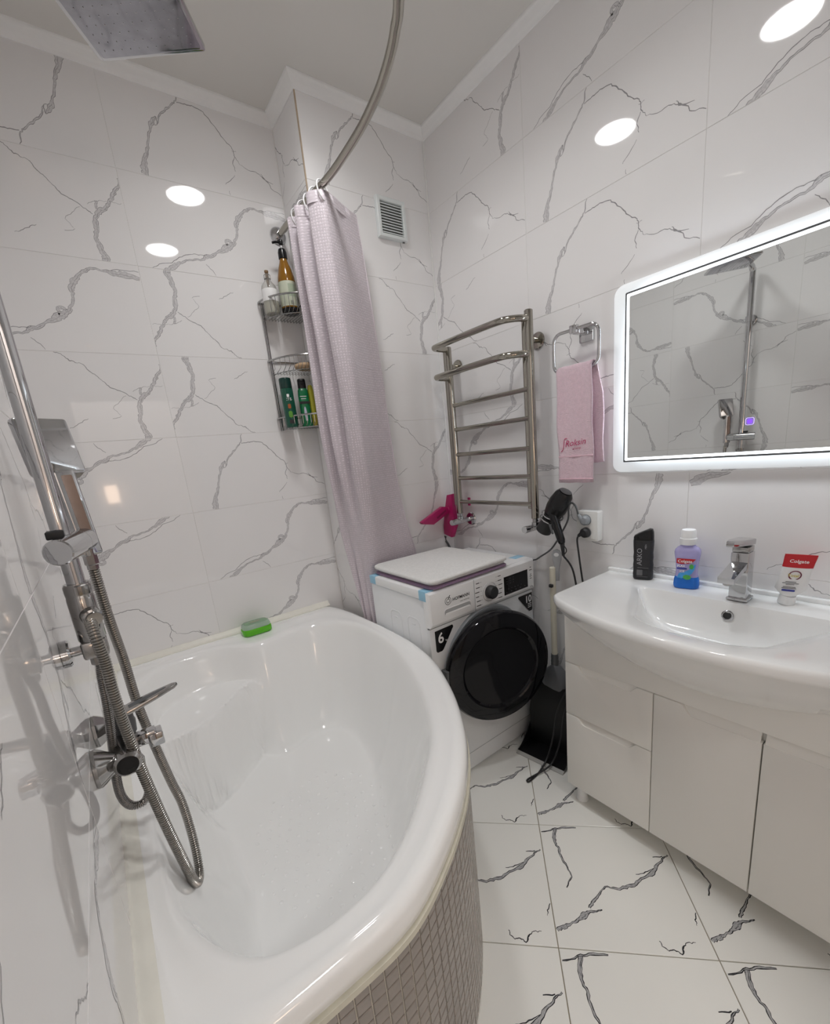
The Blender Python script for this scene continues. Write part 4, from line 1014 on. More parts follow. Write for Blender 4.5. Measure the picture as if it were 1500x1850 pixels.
# ------------------------------------------------------------------ backlit mirror
def mirror():
    y0, y1, z0, z1 = -1.1846, -1.915, 1.241, 1.7613
    yc, zc = (y0 + y1) / 2, (z0 + z1) / 2; w_, h_ = y0 - y1, z1 - z0
    t = thing('wall_mirror', 'large rectangular mirror with a white light border', 'mirror', (W, yc, zc))
    f = frame((W - .0005, yc, zc), (0, -1, 0), (0, 0, 1))
    MF = mat('frosted_border', (.84, .86, .87), .5, noise=.01, emit=(.88, .95, 1.0), estr=.34)
    obj('frosted_plate', MB().slab(f, rrect(w_ + .112, h_ + .072, .03, 5), 0, .010, .002), MF, t)
    ME = emat('mirror_led', (.86, .94, 1.0), LIGHT_MIRROR)
    o_ = rrect(w_ - .05, h_ - .05, .004, 1); i_ = offset(o_, -.006)
    mb = MB(); mb.loft([[f(a, b, d) for a, b in P] for P, d in ((o_, .0115), (o_, .0285), (i_, .0285), (i_, .0115))] , True, False, False)
    obj('led_strip', mb, ME, t, None)
    obj('mirror_back', MB().slab(f, rrect(w_ - .07, h_ - .07, .004, 1), .010, .029), M_GREYP, t, None)
    obj('mirror_edge', MB().slab(f, rrect(w_, h_, .002, 1), .0295, .0440), M_GREYD, t, None)
    obj('mirror_glass', MB().slab(f, rrect(w_ - .004, h_ - .004, .002, 1), .0441, .0446), M_MIRROR, t, None)
    a_ = rrect(w_ - .011, h_ - .011, .002, 1); b_ = rrect(w_ - .027, h_ - .027, .002, 1)
    mb = MB(); mb.loft([[f(x, y, .0450) for x, y in P] for P in (a_, b_)], True, False, False)
    obj('light_line', mb, emat('mirror_etched_line', (.90, .96, 1.0), LIGHT_ETCH), t, None)
    a_ = rrect(w_ - .003, h_ - .003, .002, 1); b_ = rrect(w_ - .011, h_ - .011, .002, 1)
    mb = MB(); mb.loft([[f(x, y, .0448) for x, y in P] for P in (a_, b_)], True, False, False)
    obj('dark_line', mb, M_GREYD, t, None)
    MT = emat('touch_light', (.22, .08, 1.0), 1.6); MT2 = emat('touch_ring', (.45, .32, 1.0), 2.0)
    g = frame((W - .0454, -1.536, 1.335), (0, -1, 0), (0, 0, 1))
    tb = obj('touch_button', MB().slab(g, rrect(.013, .013, .003, 3), 0, .0003), MT, t, None)
    a_ = rrect(.0200, .0195, .005, 4); b_ = rrect(.0175, .017, .004, 4)
    mb = MB(); mb.loft([[g(x, y, .0003) for x, y in P] for P in (a_, b_)], True, False, False)
    obj('button_ring', mb, MT2, tb, None)
mirror()

# ------------------------------------------------------------------ vanity cabinet, sink, tap
YC = -1.548; XCB = 1.296
def vanity():
    yl, yr = -1.133, -1.963; z0, z1 = .080, .782
    t = thing('vanity_cabinet', 'white gloss vanity cabinet with two drawers and two doors', 'cabinet', (1.45, YC, 0))
    c = MB(); xf = XCB + .019
    c.box((xf, yl - .001, z0), (W - .004, yl - .018, z1)).box((xf, yr + .001, z0), (W - .004, yr + .018, z1)).box((xf, yl - .017, z0), (W - .004, yr + .017, z0 + .018)).box((W - .010, yl - .017, z0), (W - .004, yr + .017, z1))
    c.box((xf + .012, -1.426, z0 + .018), (W - .012, -1.442, .60))
    c.box((xf + .002, yl - .018, .55), (xf + .018, yr + .018, .578)).box((xf + .002, yl - .018, .345), (xf + .018, -1.43, .372))
    obj('carcass', c, M_CAB, t, 30)
    f = frame((XCB + .018, 0, 0), (0, -1, 0), (0, 0, 1))         # a = -y, b = z, d towards the room
    g = .0016
    def front(name, a0, a1, b0, b1, notch=None):
        P = [(a0 + g, b0 + g), (a1 - g, b0 + g), (a1 - g, b1 - g)]
        if notch:
            n0, n1, d, o0, o1 = notch
            if n1 >= a1 - .002: P = [(a0 + g, b0 + g), (a1 - g, b0 + g), (a1 - g, b1 - d), (n0 + .035, b1 - d), (n0 + .028, b1 - d + .002), (n0 + .008, b1 - g - .002), (n0, b1 - g), (a0 + g, b1 - g)]
            elif n0 <= a0 + .002: P = [(a0 + g, b0 + g), (a1 - g, b0 + g), (a1 - g, b1 - g), (n1, b1 - g), (n1 - .008, b1 - g - .002), (n1 - .028, b1 - d + .002), (n1 - .035, b1 - d), (a0 + g, b1 - d)]
            else: P += [(n1, b1 - g), (n1 - .005, b1 - g - .002), (n1 - .022, b1 - d + .002), (n1 - .030, b1 - d), (n0 + .030, b1 - d), (n0 + .022, b1 - d + .002), (n0 + .005, b1 - g - .002), (n0, b1 - g)]
            if P[-1] != (a0 + g, b1 - g) and n0 > a0 + .002: P += [(a0 + g, b1 - g)]
        else: P += [(a0 + g, b1 - g)]
        o = obj(name, MB().slab(f, P, -.0005, .018, .0018), M_CAB, t, 40)
        if notch:
            n0, n1, d, _, _ = notch
            lo = max(n0 + .006, a0 + g); hi = min(n1 - .006, a1 - g)
            obj('finger_groove', MB().loft([[f(lo, b1 - d - .004, .0165), f(lo, b1 - g, .006), f(lo, b1 - g, .001), f(lo, b1 - d - .004, .001)], [f(hi, b1 - d - .004, .0165), f(hi, b1 - g, .006), f(hi, b1 - g, .001), f(hi, b1 - d - .004, .001)]]), M_CAB, o, 30)
        return o
    zj = .5836; zj2 = .381
    front('fascia_panel', -yl, -yr, zj, z1)
    front('drawer', -yl, 1.434, zj2, zj, (1.178, 1.388, .024, 0, 0))
    front('drawer', -yl, 1.434, z0, zj2, (1.178, 1.388, .024, 0, 0))
    front('door', 1.434, 1.6984, z0, zj, (1.505, 1.699, .030, 0, 0))
    front('door', 1.6984, -yr, z0, zj, (1.697, 1.890, .030, 0, 0))
    for y in (yl - .035, yr + .035):
        for x in (XCB + .045, W - .05):
            obj('foot', MB().lathe([(.020, .0005), (.022, .004), (.019, .012), (.016, .05), (.020, .079)], (x, y, 0), n=18), M_WPLAST, t)
vanity()

def sink():
    zt = .840
    t = thing('wash_basin', 'wide white ceramic basin with bowed front on the vanity', 'sink', (1.40, YC, .70))
    hw = .4315
    def frontx(y):
        k = (y - YC) / hw; return 1.253 - .120 * (1 - k * k) ** 0.9 if abs(k) < 1 else 1.253
    outl = [(W - .003, YC + hw)]
    outl += [(1.275, YC + hw), (1.258, YC + hw - .004)]
    n = 40
    for i in range(1, n): 
        y = YC + hw - .012 - (2 * hw - .024) * i / n; outl.append((frontx(y), y))
    outl += [(1.258, YC - hw + .004), (1.275, YC - hw), (W - .003, YC - hw)]
    def bfront(y): return frontx(y) + .058
    inn = [(1.500, YC + .262), (1.492, YC + .268), (1.42, YC + .225), (1.33, YC + .185), (1.285, YC + .165)]
    for i in range(21):
        y = YC + .150 - .300 * i / 20; inn.append((bfront(y) + .012 + .055 * (abs(y - YC) / .15) ** 3 * .55, y))
    inn += [(1.285, YC - .165), (1.33, YC - .185), (1.42, YC - .225), (1.492, YC - .268), (1.500, YC - .262)]
    C = V((1.385, YC, 0)); N = 240
    def star(poly):
        P = [V((a, b, 0)) for a, b in poly]; out = []
        for k in range(N):
            a = 2 * pi * k / N + .001; d = V((cos(a), sin(a), 0)); best = None
            for i in range(len(P)):
                p, q = P[i - 1] - C, P[i] - C; e = q - p; den = d.x * e.y - d.y * e.x
                if abs(den) < 1e-12: continue
                tt = (p.x * e.y - p.y * e.x) / den; s = (p.x * d.y - p.y * d.x) / den
                if tt > 0 and -1e-6 <= s <= 1 + 1e-6 and (best is None or tt > best): best = tt
            out.append(C + d * (best or .05))
        return out
    O = star(outl); I = star(inn)
    # soften the inner outline
    for _ in range(6): I = [(I[k - 1] + I[k] * 2 + I[(k + 1) % N]) / 4 for k in range(N)]
    def shrink(p, d):
        q = p - C; L = q.length; return C + q * ((L - d) / L)
    rings = []
    ap = []
    for p in O:
        k = abs(p.y - YC) / hw
        z = .770 - .125 * max(0, 1 - k * k) if p.x < 1.30 else .745
        x = max(p.x, 1.2865) if p.x < 1.29 else min(p.x, W - .02)
        ap.append(V((x, YC + (p.y - YC) * (.90 if p.x >= 1.29 else .955), z)))
    rings.append([V((max(p.x, 1.33), YC + (p.y - YC) * .9, min(p.z + .03, .70))) for p in ap])
    rings.append(ap)
    def mix(a, b, t_, z): q = a.lerp(b, t_); q.z = z if z is not None else q.z; return q
    low = [V((p.x, p.y, .806)) for p in [shrink(q, .008) for q in O]]
    rings.append([V((a.x + (b.x - a.x) * .40, a.y + (b.y - a.y) * .40, a.z + (b.z - a.z) * .30)) for a, b in zip(ap, low)])
    rings.append([V((a.x + (b.x - a.x) * .78, a.y + (b.y - a.y) * .78, a.z + (b.z - a.z) * .68)) for a, b in zip(ap, low)])
    rings.append(low)
    for d, z in ((.0015, .811), (0, .818), (0, .829), (.002, .836), (.006, .8395), (.011, .8405)):
        rings.append([V((q.x, q.y, z)) for q in [shrink(p, d) for p in O]])
    rings.append([V((q.x, q.y, .8385)) for q in [i.lerp(o, .5) for i, o in zip(I, O)]])
    rings.append([V((q.x, q.y, .8365)) for q in [i.lerp(o, .12) for i, o in zip(I, O)]])
    for s, z in ((1.0, .8345), (.985, .8305), (.965, .823), (.94, .811), (.90, .792), (.84, .768), (.74, .745), (.58, .730), (.38, .723), (.15, .720), (.04, .7195)):
        rings.append([V((C + (p - C) * s).xy.to_3d()) + V((0, 0, z)) for p in I])
    obj('basin_shell', MB().loft(rings, True, True, True), M_CERAM, t, 55)
    obj('back_ledge', MB().box((W - .022, YC + hw, .838), (W - .001, YC - hw, .853), .005), M_CERAM, t)
    # overflow
    o = V((1.489, -1.545, .797)); nx = V((-.92, 0, .40)).normalized()
    r = obj('overflow_ring', MB().lathe([(.0155, -.004), (.0155, .002), (.0135, .0035), (.0105, .0035), (.0100, .0), (.0100, -.003)], o, nx, 28, cap=False), M_CHROME, t)
    obj('overflow_hole', MB().lathe([(.0102, -.001), (.0102, .0008)], o, nx, 24), M_BLACKM, r)
    obj('drain', MB().lathe([(.024, .0005), (.024, .0025), (.015, .004), (.001, .004)], (C.x, C.y, .7200), n=24), M_CHROME, t)
sink()

def faucet():
    x, y, z = 1.537, -1.556, .8385
    t = thing('basin_tap', 'square chrome basin tap in the middle of the sink ledge', 'tap', (x, y, z))
    obj('tap_base', MB().box((x - .028, y - .026, z), (x + .028, y + .026, z + .008), .003), M_CHROME, t)
    obj('tap_column', MB().box((x - .023, y - .0215, z + .007), (x + .023, y + .0215, z + .142), .0025), M_CHROME, t)
    f = frame((x, y, z + .098), (1, 0, .16), (0, 1, 0))
    obj('spout', MB().loft([[V((x + a, y + b * w_, z + h + c)) for b, c in ((-.0195, -.008), (.0195, -.008), (.0195, .008), (-.0195, .008))] for a, h, w_ in ((-.020, .108, 1), (-.06, .098, 1), (-.118, .084, 1))]), M_CHROME, t, 30)
    obj('aerator', MB().lathe([(.011, 0), (.011, -.010), (.009, -.012)], (x - .103, y, z + .080), n=20), M_CHROME_D, t)
    obj('tap_collar', MB().box((x - .0215, y - .020, z + .1425), (x + .0215, y + .020, z + .158), .002), M_CHROME_D, t)
    lf = frame((x - .012, y, z + .172), (1, 0, -.12), (0, 1, 0))
    obj('tap_lever', MB().slab(lf, [(-.092, -.009), (-.05, -.019), (.03, -.023), (.040, -.015), (.040, .015), (.03, .023), (-.05, .019), (-.092, .009)], -.008, .009, .003), M_CHROME, t)
faucet()

# bottles on the basin ledge
def basin_items():
    z = .8400
    # black flat bottle, turned towards the room
    o = V((1.572, -1.262, z)); u = V((.30, -.95, 0)).normalized()
    t = thing('shower_gel', 'matt black shower gel bottle with vertical print on the sink ledge', 'bottle', o)
    f = frame(o, u, (u.y * -1, u.x, 0))
    P = rrect(.062, .036, .015, 5)
    ks = [(.92, 0), (1.0, .004), (1.02, .018), (.98, .034), (1.01, .05), (.965, .064), (1.0, .078), (.965, .094), (1.0, .11), (1.02, .130), (1.02, .138)]
    obj('bottle_body', MB().loft([[f(a * k, b * min(k, 1), h) for a, b in P] for k, h in ks]), M_BLACKM, t, 50)
    obj('bottle_cap', MB().loft([[f(a * k + s, b * kk, h + (a / .031) * sl) for a, b in P] for k, kk, s, h, sl in ((1.0, 1, 0, .1385, 0), (1.0, 1, 0, .150, .002), (.94, .96, .001, .160, .006), (.74, .86, .004, .168, .008), (.40, .5, .007, .172, .006))]), M_BLACK, t, 50)
    fv = frame(f(-.004, 0, .078), (0, 0, 1), -u)
    n_ = (-f(0, 1, 0) + f(0, 0, 0))
    face = f(0, -.0187, .078)
    lettering(t, 'ARKO', .022, face - u * .002 + V((0, 0, .004)), (0, 0, 1), -u, mat('silver_print', (.35, .35, .36), .35), depth=.0012, shear=.0)
    lettering(t, 'MEN', .008, face + u * .012 + V((0, 0, .040)), (0, 0, 1), -u, MATS['silver_print'], depth=.0012)
    obj('print_block', MB().slab(frame(face - u * .008 + V((0, 0, -.052)), u, (0, 0, 1)), rrect(.018, .020, .001, 1), 0, .0014).slab(frame(face + u * .002 + V((0, 0, -.035)), u, (0, 0, 1)), rrect(.034, .0014, .0004, 1), 0, .0014).slab(frame(face + V((0, 0, -.066)), u, (0, 0, 1)), rrect(.034, .0014, .0004, 1), 0, .0014), mat('dark_silver_print', (.13, .13, .135), .35), t, None)
    # mouthwash
    o = V((1.560, -1.405, z)); u = V((.22, -.975, 0)).normalized(); vv = V((-u.y, u.x, 0))
    t = thing('mouthwash', 'purple and blue mouthwash bottle with white cap on the sink ledge', 'bottle', o)
    f = frame(o, u, vv); P = rrect(.070, .042, .016, 6)
    PU = mat('mouthwash_purple', (.60, .56, .90), .08, trans=.45, ior=1.33, noise=.02)
    BL = mat('mouthwash_blue', (.03, .22, .78), .1, trans=.35, ior=1.33, noise=.05)
    body = [(.94, 0), (1.0, .003), (1.02, .012), (.97, .028), (.86, .044), (.85, .06), (.90, .085), (1.0, .108), (1.02, .116), (.97, .124), (.80, .131), (.55, .137), (.44, .140)]
    lo = [q for q in body if q[1] <= .036] + [(.90, .037)]; hi = [(.90, .0372)] + [q for q in body if q[1] > .036]
    kb = lambda k: k if k < .8 else (k + 1) / 2
    obj('bottle_body', MB().loft([[f(a * k, b * kb(k), h) for a, b in P] for k, h in hi]), PU, t, 60)
    obj('blue_layer', MB().loft([[f(a * k, b * kb(k), h) for a, b in P] for k, h in lo]), BL, t, 60)
    obj('bottle_cap', MB().lathe([(.0225, .1405), (.0235, .142), (.0235, .160), (.0205, .1615), (.0200, .184), (.0185, .187), (.001, .1875)], o, n=32), M_WPLAST, t)
    MR = mat('label_red', (.50, .012, .02), .4); fr_ = lambda a, h, d=.0012: f(a, -.0208 - d, h)
    g = frame(fr_(0, .0), u, (0, 0, 1))
    obj('label_banner', MB().slab(g, [(-.026, .082), (-.012, .080), (.006, .082), (.018, .088), (.026, .098), (-.026, .098)], 0, .0004), MR, t, None)
    lettering(t, 'Colgate', .0125, g(-.003, .0855, .0005), u, (0, 0, 1), M_WHITEINK, bold=.0002, depth=.0004)
    lettering(t, 'PLAX', .009, g(-.013, .071, .0003), u, (0, 0, 1), M_WHITEINK, bold=.0003, depth=.0004)
    obj('label_strip', MB().slab(g, rrect(.028, .005, .001, 1, -.011, .0655), 0, .0004), mat('label_navy', (.03, .04, .30), .4), t, None)
    obj('label_wave', MB().slab(g, [(-.024, .035), (-.010, .033), (.004, .040), (.016, .050), (.024, .066), (.026, .082), (.018, .076), (.010, .064), (-.004, .054), (-.018, .050)], 0, .0004), mat('label_aqua', (.06, .35, .75), .35, noise=.3, nscale=120), t, None)
    LG = mat('label_leaf', (.08, .42, .08), .4, noise=.4, nscale=200)
    obj('label_leaf', MB().slab(g, [(.004 + .011 * cos(a), .038 + .008 * sin(a)) for a in [2 * pi * k / 16 for k in range(16)]], 0, .0008).slab(g, [(.015 + .006 * cos(a), .073 + .008 * sin(a)) for a in [2 * pi * k / 14 for k in range(14)]], 0, .0008), LG, t, None)
    lettering(t, 'ICE', .009, g(-.010, .054, .0008), u, (0, 0, 1), M_WHITEINK, bold=.0002, depth=.0004)
    # toothpaste tube standing on its cap
    o = V((1.562, -1.655, z)); u = V((.20, -.98, 0)).normalized(); vv = V((-u.y, u.x, 0))
    t = thing('toothpaste', 'white toothpaste tube with red top standing on its cap', 'toothpaste', o)
    up = V((.0, -.16, 1)).normalized(); f = lambda a, b, h: o + u * a + vv * b + up * h
    obj('tube_cap', MB().lathe([(.0185, 0), (.0195, .002), (.0185, .022), (.0175, .024)], o, up, 28), M_WPLAST, t)
    TW = mat('tube_white', (.80, .80, .80), .3, noise=.01)
    def ring(hw_, th, h, n=32): return [f(hw_ * cos(2 * pi * k / n), th * sin(2 * pi * k / n), h) for k in range(n)]
    obj('tube_body', MB().loft([ring(.016, .016, .0245), ring(.019, .0185, .028), ring(.026, .019, .036), ring(.0335, .018, .044), ring(.0325, .0165, .06), ring(.0315, .012, .085), ring(.0312, .0085, .106)]), TW, t, 50)
    obj('tube_red_end', MB().loft([ring(.0316, .0088, .1062), ring(.0320, .0065, .120), ring(.0330, .003, .134), ring(.0330, .0016, .142)]), MR, t, 50)
    fr2 = lambda a, h, d: f(a, -d, h)
    def fg(h, d): return frame(fr2(0, h, d), u, up)
    lettering(t, 'Colgate', .0125, fg(.1205, .0078)(0, 0, 0), u, up, M_WHITEINK, depth=.0006, bold=.0002)
    g = fg(.086, .0136)
    mb = MB(); mb.loft([[g(r * cos(a), r * sin(a), .0) for a in [2 * pi * k / 32 for k in range(32)]] for r in (.0135, .0108)], True, False, False)
    obj('print_ring', mb, mat('print_maroon', (.16, .02, .05), .4), t, None)
    lettering(t, 'Total', .011, g(-.003, -.004, .0006), u, up, mat('print_gold', (.55, .45, .12), .4), depth=.0008, bold=.0003)
    g = fg(.064, .0175); mb = MB()
    for k, (wd, h) in enumerate(((.022, .004), (.034, 0), (.018, -.004), (.026, -.011), (.03, -.0145))): mb.slab(g, rrect(wd, .0016, .0004, 1, -.004, h), 0, .0004)
    obj('print_lines', mb, mat('print_grey', (.12, .12, .13), .4), t, None)
    obj('print_pill', MB().slab(fg(.0435, .0193), rrect(.028, .0055, .0026, 4, -.004, 0), 0, .0004), mat('print_navy', (.03, .04, .26), .4), t, None)
basin_items()

# ------------------------------------------------------------------ washing machine
def washer():
    x0, x1, yf, yb, zt = .986, 1.581, -.772, -.375, .85
    t = thing('washing_machine', 'white front loading washer with black door left ajar', 'washing machine', ((x0 + x1) / 2, (yf + yb) / 2, 0))
    xc = (x0 + x1) / 2
    fr_ = frame((xc, yf, 0), (1, 0, 0), (0, 0, 1))               # d towards the room
    zp = .708; zc = .482; hx = 1.274 - xc
    # body sides
    mb = MB().box((x0 + .003, yf + .012, .012), (x1 - .003, yb, .812), .006)
    obj('cabinet_body', mb, M_WENAM, t)
    for k in range(2):
        yy = yf + .10 + k * .12; q = frame((x0 + .0028, yy, .0), (0, -1, 0), (0, 0, 1))
        A = rrect(.085, .50, .025, 5, 0, .48); B = rrect(.079, .494, .022, 5, 0, .48)
        m = MB(); m.loft([[q(a, b, d) for a, b in P] for P, d in ((A, .0), (offset(A, -.002), .0016), (offset(A, -.005), .0016), (offset(A, -.007), .0))], True, False, False)
        m.slab(q, rrect(.022, .007, .003, 3, .0, .700), 0, .0022, .001)
        obj('side_pressing', m, M_WENAM, t, 40)
    # lid
    obj('top_lid', MB().box((x0, yf + .004, .814), (x1, yb - .002, zt), .005), M_WPLAST, t)
    # lower front with a door opening
    R0 = .205
    m = MB()
    out = []; n = 48
    ring_o = []
    def rect_pt(a):
        w2, lo, hi = .2975 - .0015, .012 - zc, zp - zc - .0008
        dx, dy = cos(a), sin(a); best = 1e9
        for lim, c, o in ((w2 - hx, dx, 1), (-w2 - hx, dx, 1), (hi, dy, 0), (lo, dy, 0)):
            if abs(c) > 1e-9 and lim / c > 0: best = min(best, lim / c)
        return (hx + dx * best, zc + dy * best)
    angs = sorted([2 * pi * k / 96 for k in range(96)] + [math.atan2(b - zc, a - hx) % (2 * pi) for a in (-.296, .296) for b in (.012, zp - .0008)])
    ro = [rect_pt(a) for a in angs]
    m.loft([[fr_(a, b, -.014) for a, b in ro], [fr_(a, b, -.001) for a, b in ro], [fr_(hx + (a - hx) * .993, zc + (b - zc) * .993, 0) for a, b in ro], [fr_(hx + R0 * cos(a), zc + R0 * sin(a), 0) for a in angs], [fr_(hx + (R0 - .01) * cos(a), zc + (R0 - .01) * sin(a), -.03) for a in angs]], True, False, False)
    obj('front_panel', m, M_WENAM, t, 40)
    # control panel
    P = [(-.2975, zp), (.2975, zp), (.2975, zt - .004), (-.2975, zt - .004)]
    obj('control_panel', MB().loft([[fr_(a, b, d) for a, b in q] for q, d in ((P, -.02), (P, .006), ([(-.292, zp + .012), (.292, zp + .012), (.292, zt - .010), (-.292, zt - .010)], .014))]), M_WPLAST, t, 30)
    obj('panel_gap', MB().slab(fr_, [(-.296, zp - .006), (.296, zp - .006), (.296, zp - .0005), (-.296, zp - .0005)], -.01, .0008), M_GREYP, t, None)
    dd = .0141
    ax = lambda X: X - xc
    # detergent drawer
    dr = obj('detergent_drawer', MB().slab(fr_, [(-.291, zp + .013), (ax(1.212), zp + .013), (ax(1.212), zt - .011), (-.291, zt - .011)], .013, .0148, .0005), M_WPLAST, t)
    g = frame(fr_(ax(1.122), .752, .0150), (1, 0, 0), (0, 0, 1)); A = rrect(.142, .032, .015, 5)
    m = MB(); m.loft([[g(a, b, d) for a, b in q] for q, d in ((A, .0), (offset(A, -.001), .0012), (offset(A, -.003), .0012), (offset(A, -.004), -.0))], True, False, False)
    obj('drawer_grip', m, M_WPLAST, dr)
    obj('grip_recess', MB().slab(g, offset(A, -.004), .0002, .0005), mat('recess_grey', (.42, .43, .44), .35, noise=.03), dr, None)
    obj('grip_bar', MB().slab(g, rrect(.128, .011, .005, 3, 0, -.007), .0004, .0014, .0004), M_WPLAST, dr)
    lettering(t, 'HOFMANN', .0175, fr_(ax(1.142), .789, dd), (1, 0, 0), (0, 0, 1), M_INK, bold=.0003, depth=.0014)
    g2 = frame(fr_(ax(1.076), .7955, dd + .0012), (1, 0, 0), (0, 0, 1)); m = MB()
    for r in (.0155, .0085): m.loft([[g2(rr * cos(a), rr * sin(a), .0) for a in [2 * pi * k / 28 for k in range(28)]] for rr in (r, r - .002)], True, False, False)
    m.slab(g2, [(.001, .008), (.0035, .007), (.012, .020), (.009, .021)], 0, .0003)
    obj('maker_emblem', m, M_INK, t, None)
    lettering(t, 'smart technology', .007, fr_(ax(1.160), .776, dd), (1, 0, 0), (0, 0, 1), M_INK, depth=.0014)
    # dial
    dz = .772; dxx = ax(1.296)
    obj('programme_dial', MB().lathe([(.038, .0), (.0385, .002), (.036, .003), (.034, .003), (.033, .002)], fr_(dxx, dz, dd), (0, -1, 0), 40).lathe([(.0265, .002), (.0275, .005), (.0265, .024), (.023, .029), (.001, .030)], fr_(dxx, dz, dd), (0, -1, 0), 36, mi=1), [M_WPLAST, M_BLACKM], t)
    m = MB()
    m.loft([[fr_(dxx + r * cos(a), dz + r * sin(a), dd + .0032) for a in [2 * pi * k / 40 for k in range(40)]] for r in (.0392, .0382)], True, False, False)
    for sd in (-1, 1):
        for k in range(6):
            yy = .050 - k * .0185; wd = .018 + .006 * ((k * 7) % 3) / 2
            m.slab(fr_, rrect(wd, .0032, .0008, 1, dxx + sd * (.062 + (.005 if k in (2, 3) else 0)), dz + yy), dd, dd + .0004)
            m.slab(fr_, rrect(.010, .0007, .0002, 1, dxx + sd * .045, dz + yy), dd, dd + .0003)
    obj('dial_print', m, M_INK, t, None)
    obj('panel_seam', MB().slab(fr_, rrect(.0012, .128, .0003, 1, ax(1.214), .778), .0140, .0150), M_GREYP, t, None)
    ds = obj('display', MB().slab(fr_, [(ax(1.384), .729), (ax(1.534), .729), (ax(1.534), .808), (ax(1.384), .808)], dd, dd + .0012, .0003), M_GLASSBLK, t, None)
    m = MB(); rg = random.Random(4)
    for r in range(4):
        for c in range(3 if r < 3 else 5): m.slab(fr_, rrect(.006, .0012, .0003, 1, ax(1.402 + c * .020 + (.008 if r == 3 else 0)), .797 - r * .011 - (.012 if r == 3 else 0)), dd + .0012, dd + .0015)
    for k in range(5): m.slab(fr_, rrect(.004, .004, .001, 2, ax(1.398 + k * .029), .739), dd + .0012, dd + .0015)
    obj('display_print', m, mat('display_grey', (.16, .16, .17), .4), ds, None)
    lettering(t, '0..7kg', .010, fr_(ax(1.557), .722, dd), (1, 0, 0), (0, 0, 1), M_INK, depth=.0006, squash=.8)
    m = MB()
    for z_, wd in ((.812, .010), (.800, .018), (.780, .009), (.772, .014), (.762, .012)): m.slab(fr_, rrect(wd, .003, .0008, 1, ax(1.556), z_), dd, dd + .0004)
    obj('panel_print', m, M_INK, t, None)
    # badges
    m = MB().slab(fr_, [(ax(1.0105), .688), (ax(1.098), .690), (ax(1.102), .682), (ax(1.046), .607), (ax(1.038), .601), (ax(1.016), .601), (ax(1.0105), .607)], .0004, .0018)
    bd = obj('weight_badge', m, M_BLACK, t, None)
    lettering(bd, '6', .058, fr_(ax(1.036), .636, .0020), (1, 0, 0), (0, 0, 1), M_WHITEINK, bold=.0012, depth=.0004)
    lettering(bd, 'kg', .010, fr_(ax(1.062), .636, .0020), (1, 0, 0), (0, 0, 1), M_WHITEINK, depth=.0004)
    m = MB().slab(fr_, [(ax(1.486), .690), (ax(1.574), .690), (ax(1.574), .612), (ax(1.569), .606), (ax(1.552), .606), (ax(1.484), .682)], .0004, .0018)
    bd = obj('warranty_badge', m, M_BLACK, t, None)
    lettering(bd, '10', .044, fr_(ax(1.548), .650, .0020), (1, 0, 0), (0, 0, 1), M_WHITEINK, bold=.0012, depth=.0004)
    m = MB()
    for k in range(3): m.slab(fr_, rrect(.024, .0030, .0008, 1, ax(1.556), .642 - k * .008), .0019, .0022)
    obj('badge_print', m, M_WHITEINK, bd, None)
    # porthole surround, gasket and drum
    oc = fr_(hx, zc, 0)
    obj('porthole_ring', MB().lathe([(.231, .0), (.231, .006), (.227, .013), (.218, .014), (.206, .008), (.203, -.01)], oc, (0, -1, 0), 72, cap=False), M_GREYP, t)
    obj('gasket', MB().lathe([(.205, -.002), (.196, .004), (.180, -.012), (.172, -.03)], oc, (0, -1, 0), 56, cap=False), M_GREYD, t)
    obj('drum', MB().lathe([(.174, -.03), (.21, -.06), (.21, -.26), (.001, -.27)], oc, (0, -1, 0), 48, cap=False), M_CHROME_D, t)
    # door, hinged on the left and standing ajar
    al = .278; hgx, hgy, R = 1.0252, -.8072, .2328
    du = V((cos(al), -sin(al), 0)); dn = V((-sin(al), -cos(al), 0)); dc = V((hgx, hgy, zc)) + du * R
    d = obj('door', MB().lathe([(.205, -.040), (.228, -.036), (.2328, -.022), (.2328, -.010), (.226, .001), (.205, .006), (.172, .008), (.166, .004)], dc, dn, 80, cap=False), M_GLASSBLK, t)
    obj('door_glass', MB().lathe([(.167, .0045), (.160, -.004), (.12, -.012), (.06, -.016), (.001, -.017)], dc, dn, 64, cap=False), mat('smoked_glass', (.008, .008, .010), .04, spec=.3, noise=.1), d)
    obj('glass_bowl', MB().lathe([(.19, -.036), (.165, -.070), (.12, -.095), (.001, -.10)], dc, dn, 48, cap=False), M_GLASSBLK, d)
    obj('door_handle', MB().slab(frame(dc + du * .212 + dn * .004, V((0, 0, 1)).cross(dn), (0, 0, 1)), rrect(.014, .09, .006, 4), 0, .003, .001), M_BLACK, d)
    obj('hinge_block', MB().box((hgx - .004, yf - .036, zc - .045), (hgx + .03, yf - .001, zc + .045), .004), M_GREYD, d)
    # kick plate line and feet
    obj('kick_seam', MB().slab(fr_, [(-.29, .088), (.29, .088), (.29, .0895), (-.29, .0895)], -.001, .0006), M_GREYP, t, None)
    for x in (x0 + .05, x1 - .05):
        for y in (yf + .06, yb - .06): obj('foot', MB().lathe([(.022, .0005), (.022, .006), (.012, .008), (.012, .013)], (x, y, 0), n=18), M_GREYD, t)
    # protective blue tape
    for (a, b) in (((x0 - .0008, yf + .003, .812), (x0 + .040, yf + .044, zt + .0006)), ((x0 - .0008, yb - .046, .816), (x0 + .05, yb - .0015, zt + .0006)), ((x1 - .062, yf + .035, .83), (x1 + .0006, yf + .075, zt + .0006))):
        obj('blue_tape', MB().box(a, b, .0012), M_TAPE, t)
washer()

